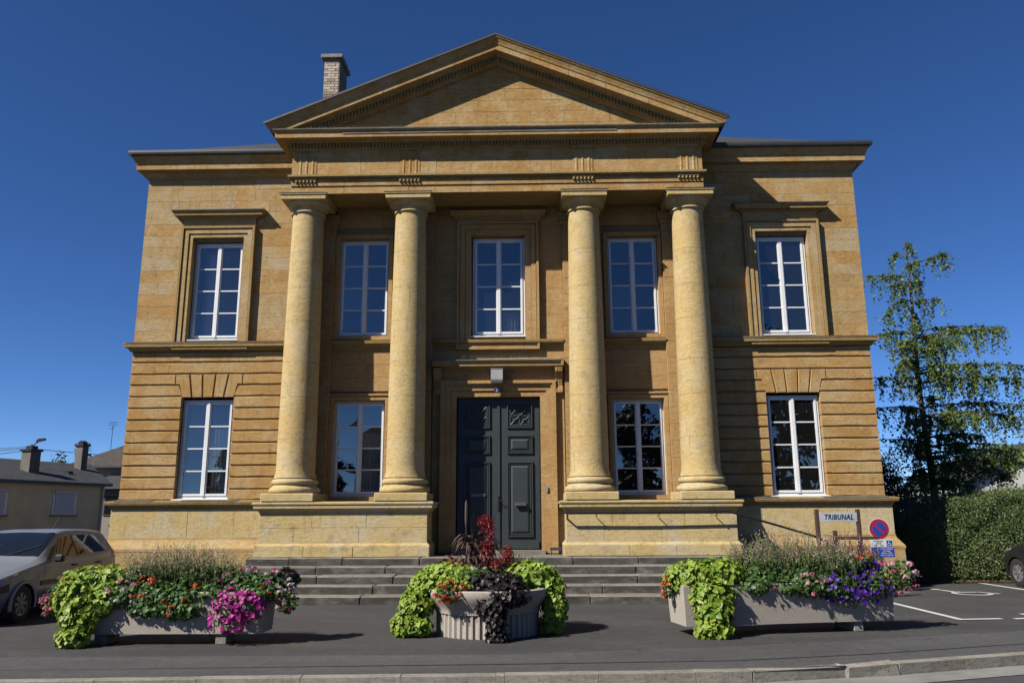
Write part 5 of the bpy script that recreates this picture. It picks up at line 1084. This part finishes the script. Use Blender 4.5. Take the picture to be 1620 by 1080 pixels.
lump_tree('yew_tree', 'dark evergreen tree between the courthouse and the ginkgo', (12.6, 10.6, 0), [(0, 0, 1.6, 1.0, .9, 1.6), (-.3, 0, 3.4, .9, .9, 1.4), (.8, .2, 2.2, 1.0, .9, 1.5), (-.2, .1, 4.7, .6, .6, .9), (1.3, .5, 1.4, .9, .9, 1.2)], 15000, 'deepgreen', .11)
lump_tree('copper_tree', 'reddish brown tree far behind at the right edge', (48.5, 52, 0), [(0, 0, 5.5, 2.6, 2.4, 2.2), (1.5, 0, 4.5, 2.4, 2, 2)], 2600, 'copper', .42)
lump_tree('birch_tree', 'tall pale birch behind the cream house, beside its far chimney', (-39.0, 52.0, 0), [(0, 0, 6.0, 1.5, 1.3, 2.2), (.6, 0, 5.2, 1.3, 1.2, 1.8), (-.5, 0, 4.4, 1.4, 1.3, 1.6)], 1500, 'birch', .30, group='birches behind the cream house')
lump_tree('birch_tree', 'smaller birch behind the cream house, between its two chimneys', (-43.0, 56.0, 0), [(0, 0, 5.6, 1.1, 1.1, 2.0), (.3, 0, 4.2, 1.2, 1.2, 1.5)], 900, 'birch', .30, group='birches behind the cream house')
lump_tree('birch_tree', 'lowest treetop behind the ridge of the cream house', (-47.5, 58.0, 0), [(0, 0, 5.0, 1.1, 1.1, 1.3), (.9, 0, 4.3, 1.0, 1.0, 1.2)], 700, 'birch', .30, group='birches behind the cream house')

# ------------------------------------------------------------------ houses around
MS['stack'] = plain('sooty_chimney_render', (.15, .14, .12), .9, 0, .2, 2.); MS['cream'] = plain('cream_render', (.80, .68, .40), .9, 0, .1, 1.5, .2); MS['greyr'] = plain('grey_beige_render', (.34, .31, .26), .9, 0, .12, 1.5, .2); MS['whiter'] = plain('white_render', (.70, .69, .66), .85, 0, .06, 1.5); MS['shutter'] = plain('white_roller_shutter', (.60, .60, .60), .5, 0, .05, 4.)
h1 = thing('cream_house', 'low cream house with dark roof and two chimneys behind the car', 'house', (-18.78, 18.67, 0))
dv = Vector((.27, .963, 0)); nv = Vector((.963, -.27, 0)); W3 = lambda a, d, z: tuple(dv * a - nv * d + Vector((0, 0, z)))     # a along the wall, d behind it
def slab(name, pts, z0, z1, m, parent):
    n = len(pts); v = [W3(a, d, z0) for a, d in pts] + [W3(a, d, z1) for a, d in pts]
    return obj(name, v, [tuple(range(n - 1, -1, -1)), tuple(range(n, 2 * n))] + [(i, (i + 1) % n, (i + 1) % n + n, i + n) for i in range(n)], m, parent)
slab('wall', [(-20, 0), (-20, 7), (4.8, 7), (2.6, 3.5), (0, 0)], 0, 3.10, MS['cream'], h1)
r1 = roof_quad([[W3(.25, -.25, 3.10), W3(-20.3, -.25, 3.10), W3(-20.3, 3.5, 4.20), W3(2.7, 3.5, 4.20)], [W3(-20.3, 7.25, 3.10), W3(5.1, 7.25, 3.10), W3(2.7, 3.5, 4.20), W3(-20.3, 3.5, 4.20)], [W3(.25, -.25, 3.10), W3(2.7, 3.5, 4.20), W3(5.1, 7.25, 3.10)]], 'roof', MS['slate'], h1)
slab('eaves_board', [(-20.3, -.26), (-20.3, -.1), (.26, -.1), (.26, -.26)], 2.98, 3.095, MS['gutter'], h1)
for a, d, w, e, zt in ((-2.87, 1.08, .52, .5, 4.40), (.94, 2.2, .36, .4, 4.95)):
    c_ = slab('chimney', [(a - w / 2, d), (a - w / 2, d + e), (a + w / 2, d + e), (a + w / 2, d)], 3.0, zt, MS['stack'], h1); slab('chimney_cap', [(a - w / 2 - .06, d - .06), (a - w / 2 - .06, d + e + .06), (a + w / 2 + .06, d + e + .06), (a + w / 2 + .06, d - .06)], zt, zt + .10, MS['iron'], c_)
    slab('chimney_cowl', [(a - .15, d + .08), (a - .15, d + e - .08), (a + .15, d + e - .08), (a + .15, d + .08)], zt + .10, zt + .24, MS['iron'], c_)
for a in (-2.15, -5.6, -10.0):
    wd = slab('window', [(a - .62, -.03), (a - .62, .1), (a + .62, .1), (a + .62, -.03)], 1.72, 2.72, MS['sill'], h1)
    for k in range(9): slab('shutter_slat', [(a - .52, -.05 - .004 * (k % 2)), (a - .52, .02), (a + .52, .02), (a + .52, -.05 - .004 * (k % 2))], 1.76 + k * .092, 1.76 + k * .092 + .088, MS['shutter'], wd)
    slab('shutter_box', [(a - .56, -.09), (a - .56, .02), (a + .56, .02), (a + .56, -.09)], 2.595, 2.74, MS['whiter'], wd); slab('sill', [(a - .68, -.12), (a - .68, .02), (a + .68, .02), (a + .68, -.12)], 1.66, 1.72, MS['concrete'], wd)
slab('downpipe', [(-.12, -.10), (-.12, -.02), (-.04, -.02), (-.04, -.10)], 0, 3.0, MS['whiter'], h1); slab('roof_vent', [(-.9, 1.2), (-.9, 1.5), (-.65, 1.5), (-.65, 1.2)], 3.4, 3.66, MS['iron'], r1)
h2 = thing('tiled_house', 'grey house with brown tiled hip roof behind the cream house', 'house', (-22, 31, 0))
MB().box(-4.4, 6, -1.3, 7, 0, 4.65).build('wall', MS['greyr'], h2)
roof_quad([[(-4.9, -1.8, 4.6), (6.5, -1.8, 4.6), (3.5, 2.8, 6.6), (-2.4, 2.8, 6.6)], [(6.5, -1.8, 4.6), (6.5, 7.5, 4.6), (3.5, 2.8, 6.6)], [(6.5, 7.5, 4.6), (-4.9, 7.5, 4.6), (-2.4, 2.8, 6.6), (3.5, 2.8, 6.6)], [(-4.9, 7.5, 4.6), (-4.9, -1.8, 4.6), (-2.4, 2.8, 6.6)]], 'roof', MS['tile'], h2)
MB().box(-4.9, 6.5, -1.88, -1.76, 4.48, 4.6).build('gutter', MS['gutter'], h2)
MB().box(-1.7, 6, -4.2, -1.3, 0, 3.2).build('lean_to_wall', MS['greyr'], h2); roof_quad([[(-2.2, -4.6, 3.15), (6.3, -4.6, 3.15), (6.3, -1.3, 4.1), (-2.2, -1.3, 4.1)]], 'lean_to_roof', MS['slate'], h2)
w_ = MB().box(-.95, -.15, -4.25, -4.15, 1.7, 2.75).build('window', MS['brown'], h2); MB().box(-.88, -.22, -4.262, -4.25, 1.78, 2.68).build('pane', MS['carglass'], w_)
MB().tube([(-3.6, 1, 5.4), (-3.6, 1, 7.3)], .016, 6).tube([(-3.9, 1, 7.3), (-3.3, 1, 7.35)], .02, 5).tube([(-3.75, .8, 7.45), (-3.45, 1.2, 7.5)], .02, 5).tube([(-3.8, 1.2, 7.1), (-3.4, .8, 7.15)], .02, 5).build('aerial', MS['iron'], h2)
gw = thing('garden_wall', 'low dark garden wall with pale coping beside the cream house', 'wall', (-17.6, 21, 0)); MB().box(-1.6, 4, -.1, .1, 0, 1.25).build('wall', MS['tile'], gw); MB().bbox(-1.7, 4.1, -.18, .18, 1.25, 1.35, .01).build('coping', MS['whiter'], gw)
lmp = thing('street_lamp', 'street lamp on a concrete pole above the cream house roof', 'street lamp', (-30.5, 31.7, 0)); MB().tube([(0, 0, 0), (0, 0, 6.1)], [.14, .09], 8).build('pole', MS['concrete'], lmp); MB().tube([(0, 0, 5.7), (.25, -.1, 6.1), (.6, -.2, 6.3)], .035, 6).build('arm', MS['steel'], lmp); MB().prism([(.45, 6.22), (.95, 6.34), (.95, 6.46), (.6, 6.44), (.45, 6.32)], 'y', -.32, -.08).build('lamp_head', MS['iron'], lmp)
def wire(a, b, sag, label, r=.018):
    a, b = Vector(a), Vector(b); m_ = MB().tube([tuple(a.lerp(b, q) - Vector((0, 0, sag * 4 * q * (1 - q)))) for q in np.linspace(0, 1, 12)], r, 4); tag(m_.build('overhead_wire', MS['iron'], None), label, 'wire', 'overhead wires')
wire((-30.5, 31.7, 5.95), (-62, 34, 6.6), .5, 'top overhead wire running left from the street lamp pole'); wire((-30.5, 31.7, 5.85), (-52, 26, 4.2), .1, 'middle overhead wire sloping left from the street lamp pole'); wire((-30.5, 31.7, 5.75), (-46, 27, 3.6), .1, 'lowest overhead wire sloping left from the street lamp pole'); wire((-30.5, 31.7, 5.85), (-16, 36, 5.0), .15, 'overhead wire running right from the street lamp pole')
wire((14, 41.7, 9.7), (70, 41.7, 8.9), .5, 'upper overhead wire crossing behind the ginkgo'); wire((14, 41.7, 6.9), (70, 41.7, 6.2), .5, 'lower overhead wire crossing behind the ginkgo')
h3 = thing('white_house', 'white gabled house behind the hedge at the right edge', 'house', (29.5, 28.0, 0))
MB().prism([(-5.2, 0), (6, 0), (6, 3.1), (.6, 5.4), (-3.7, 3.5), (-5.2, 2.6)], 'y', 0, 8).build('wall', MS['whiter'], h3)
roof_quad([[(-4.9, -.4, 3.02), (-4.9, 8.2, 3.02), (.6, 8.2, 5.62), (.6, -.4, 5.62)], [(6.4, 8.2, 3.1), (6.4, -.4, 3.1), (.6, -.4, 5.62), (.6, 8.2, 5.62)]], 'roof', MS['slate'], h3); MB().box(-5.3, 6.1, -.14, -.0, 2.55, 2.68).build('fascia_board', MS['steel'], h3)
w_ = MB().box(-1.2, .1, -.06, .02, .9, 2.1).build('window', MS['steel'], h3); MB().box(-1.1, .0, -.075, -.06, 1.0, 2.0).build('pane', MS['carglass'], w_)
# across the street, seen only as reflections in the windows; the hedge is added
h4 = thing('facing_house', 'dark roofed house across the street, reflected in the lower windows', 'house', (-4.5, -42, 0))
MB().box(-8, 8, -8, 0, 0, 5.6).build('wall', MS['greyr'], h4); roof_quad([[(8.5, .5, 5.5), (-8.5, .5, 5.5), (-4, -4, 9.6), (4, -4, 9.6)], [(-8.5, .5, 5.5), (-8.5, -8.5, 5.5), (-4, -4, 9.6)], [(-8.5, -8.5, 5.5), (8.5, -8.5, 5.5), (4, -4, 9.6), (-4, -4, 9.6)], [(8.5, -8.5, 5.5), (8.5, .5, 5.5), (4, -4, 9.6)]], 'roof', MS['tile'], h4)
for x in (-6, -3, 0, 3, 6):
    for z in (1, 3.6): w_ = MB().box(x - .55, x + .55, -.02, .04, z, z + 1.4).build('window', MS['white'], h4); MB().box(x - .48, x + .48, .04, .055, z + .07, z + 1.33).build('pane', MS['carglass'], w_)
hf = lump_tree('reflection_filler_hedge', 'dark hedge added across the street to fill the reflection in the lower right windows', (14, -37, 0), [(-9, 0, 1.6, 3.2, .8, 1.8), (-4, 0, 1.6, 3.2, .8, 1.8), (1, 0, 1.6, 3.2, .8, 1.8), (6, 0, 1.6, 3.2, .8, 1.8), (11, 0, 1.6, 3.2, .8, 1.8)], 4000, 'deepgreen', .45, trunk=.1); hf['category'] = 'hedge'  # added, unseen hedge blocks a sky gap reflected in the lower right panes
for i, (x, y, hgt, lab) in enumerate(((-24, -48, 7, 'low street tree reflected in the lower left window'), (-18, -50, 8.5, 'broad street tree reflected in the lower left window'), (9.5, -42, 11, 'leftmost dark street tree reflected in the right windows'), (14.5, -41, 15, 'second dark street tree reflected in the right windows'), (20, -43, 17, 'tallest dark street tree reflected in the right windows'), (26, -42, 15, 'rightmost dark street tree reflected in the right windows'))):
    k = hgt / 15; lump_tree('street_tree', lab, (x, y, 0), [(0, 0, 6 * k, 3 * k, 3 * k, 3.5 * k), (1.5, 0, 9 * k, 2.6 * k, 2.6 * k, 3 * k), (-1.3, .5, 11 * k, 2.4 * k, 2.4 * k, 3 * k), (0, -.5, 13 * k, 1.6 * k, 1.6 * k, 2 * k), (0, 0, 3 * k, 2.2 * k, 2.2 * k, 2.2 * k)], 3500, 'deepgreen', .6, trunk=.3, group='trees across the street')

# ------------------------------------------------------------------ no part deeper than thing > part > sub-part
def chain(o):
    c = [o]
    while c[-1].parent is not None: c.append(c[-1].parent)
    return c[::-1]
for o in list(bpy.data.objects):
    c = chain(o)
    if len(c) > 3: o.parent = c[1]
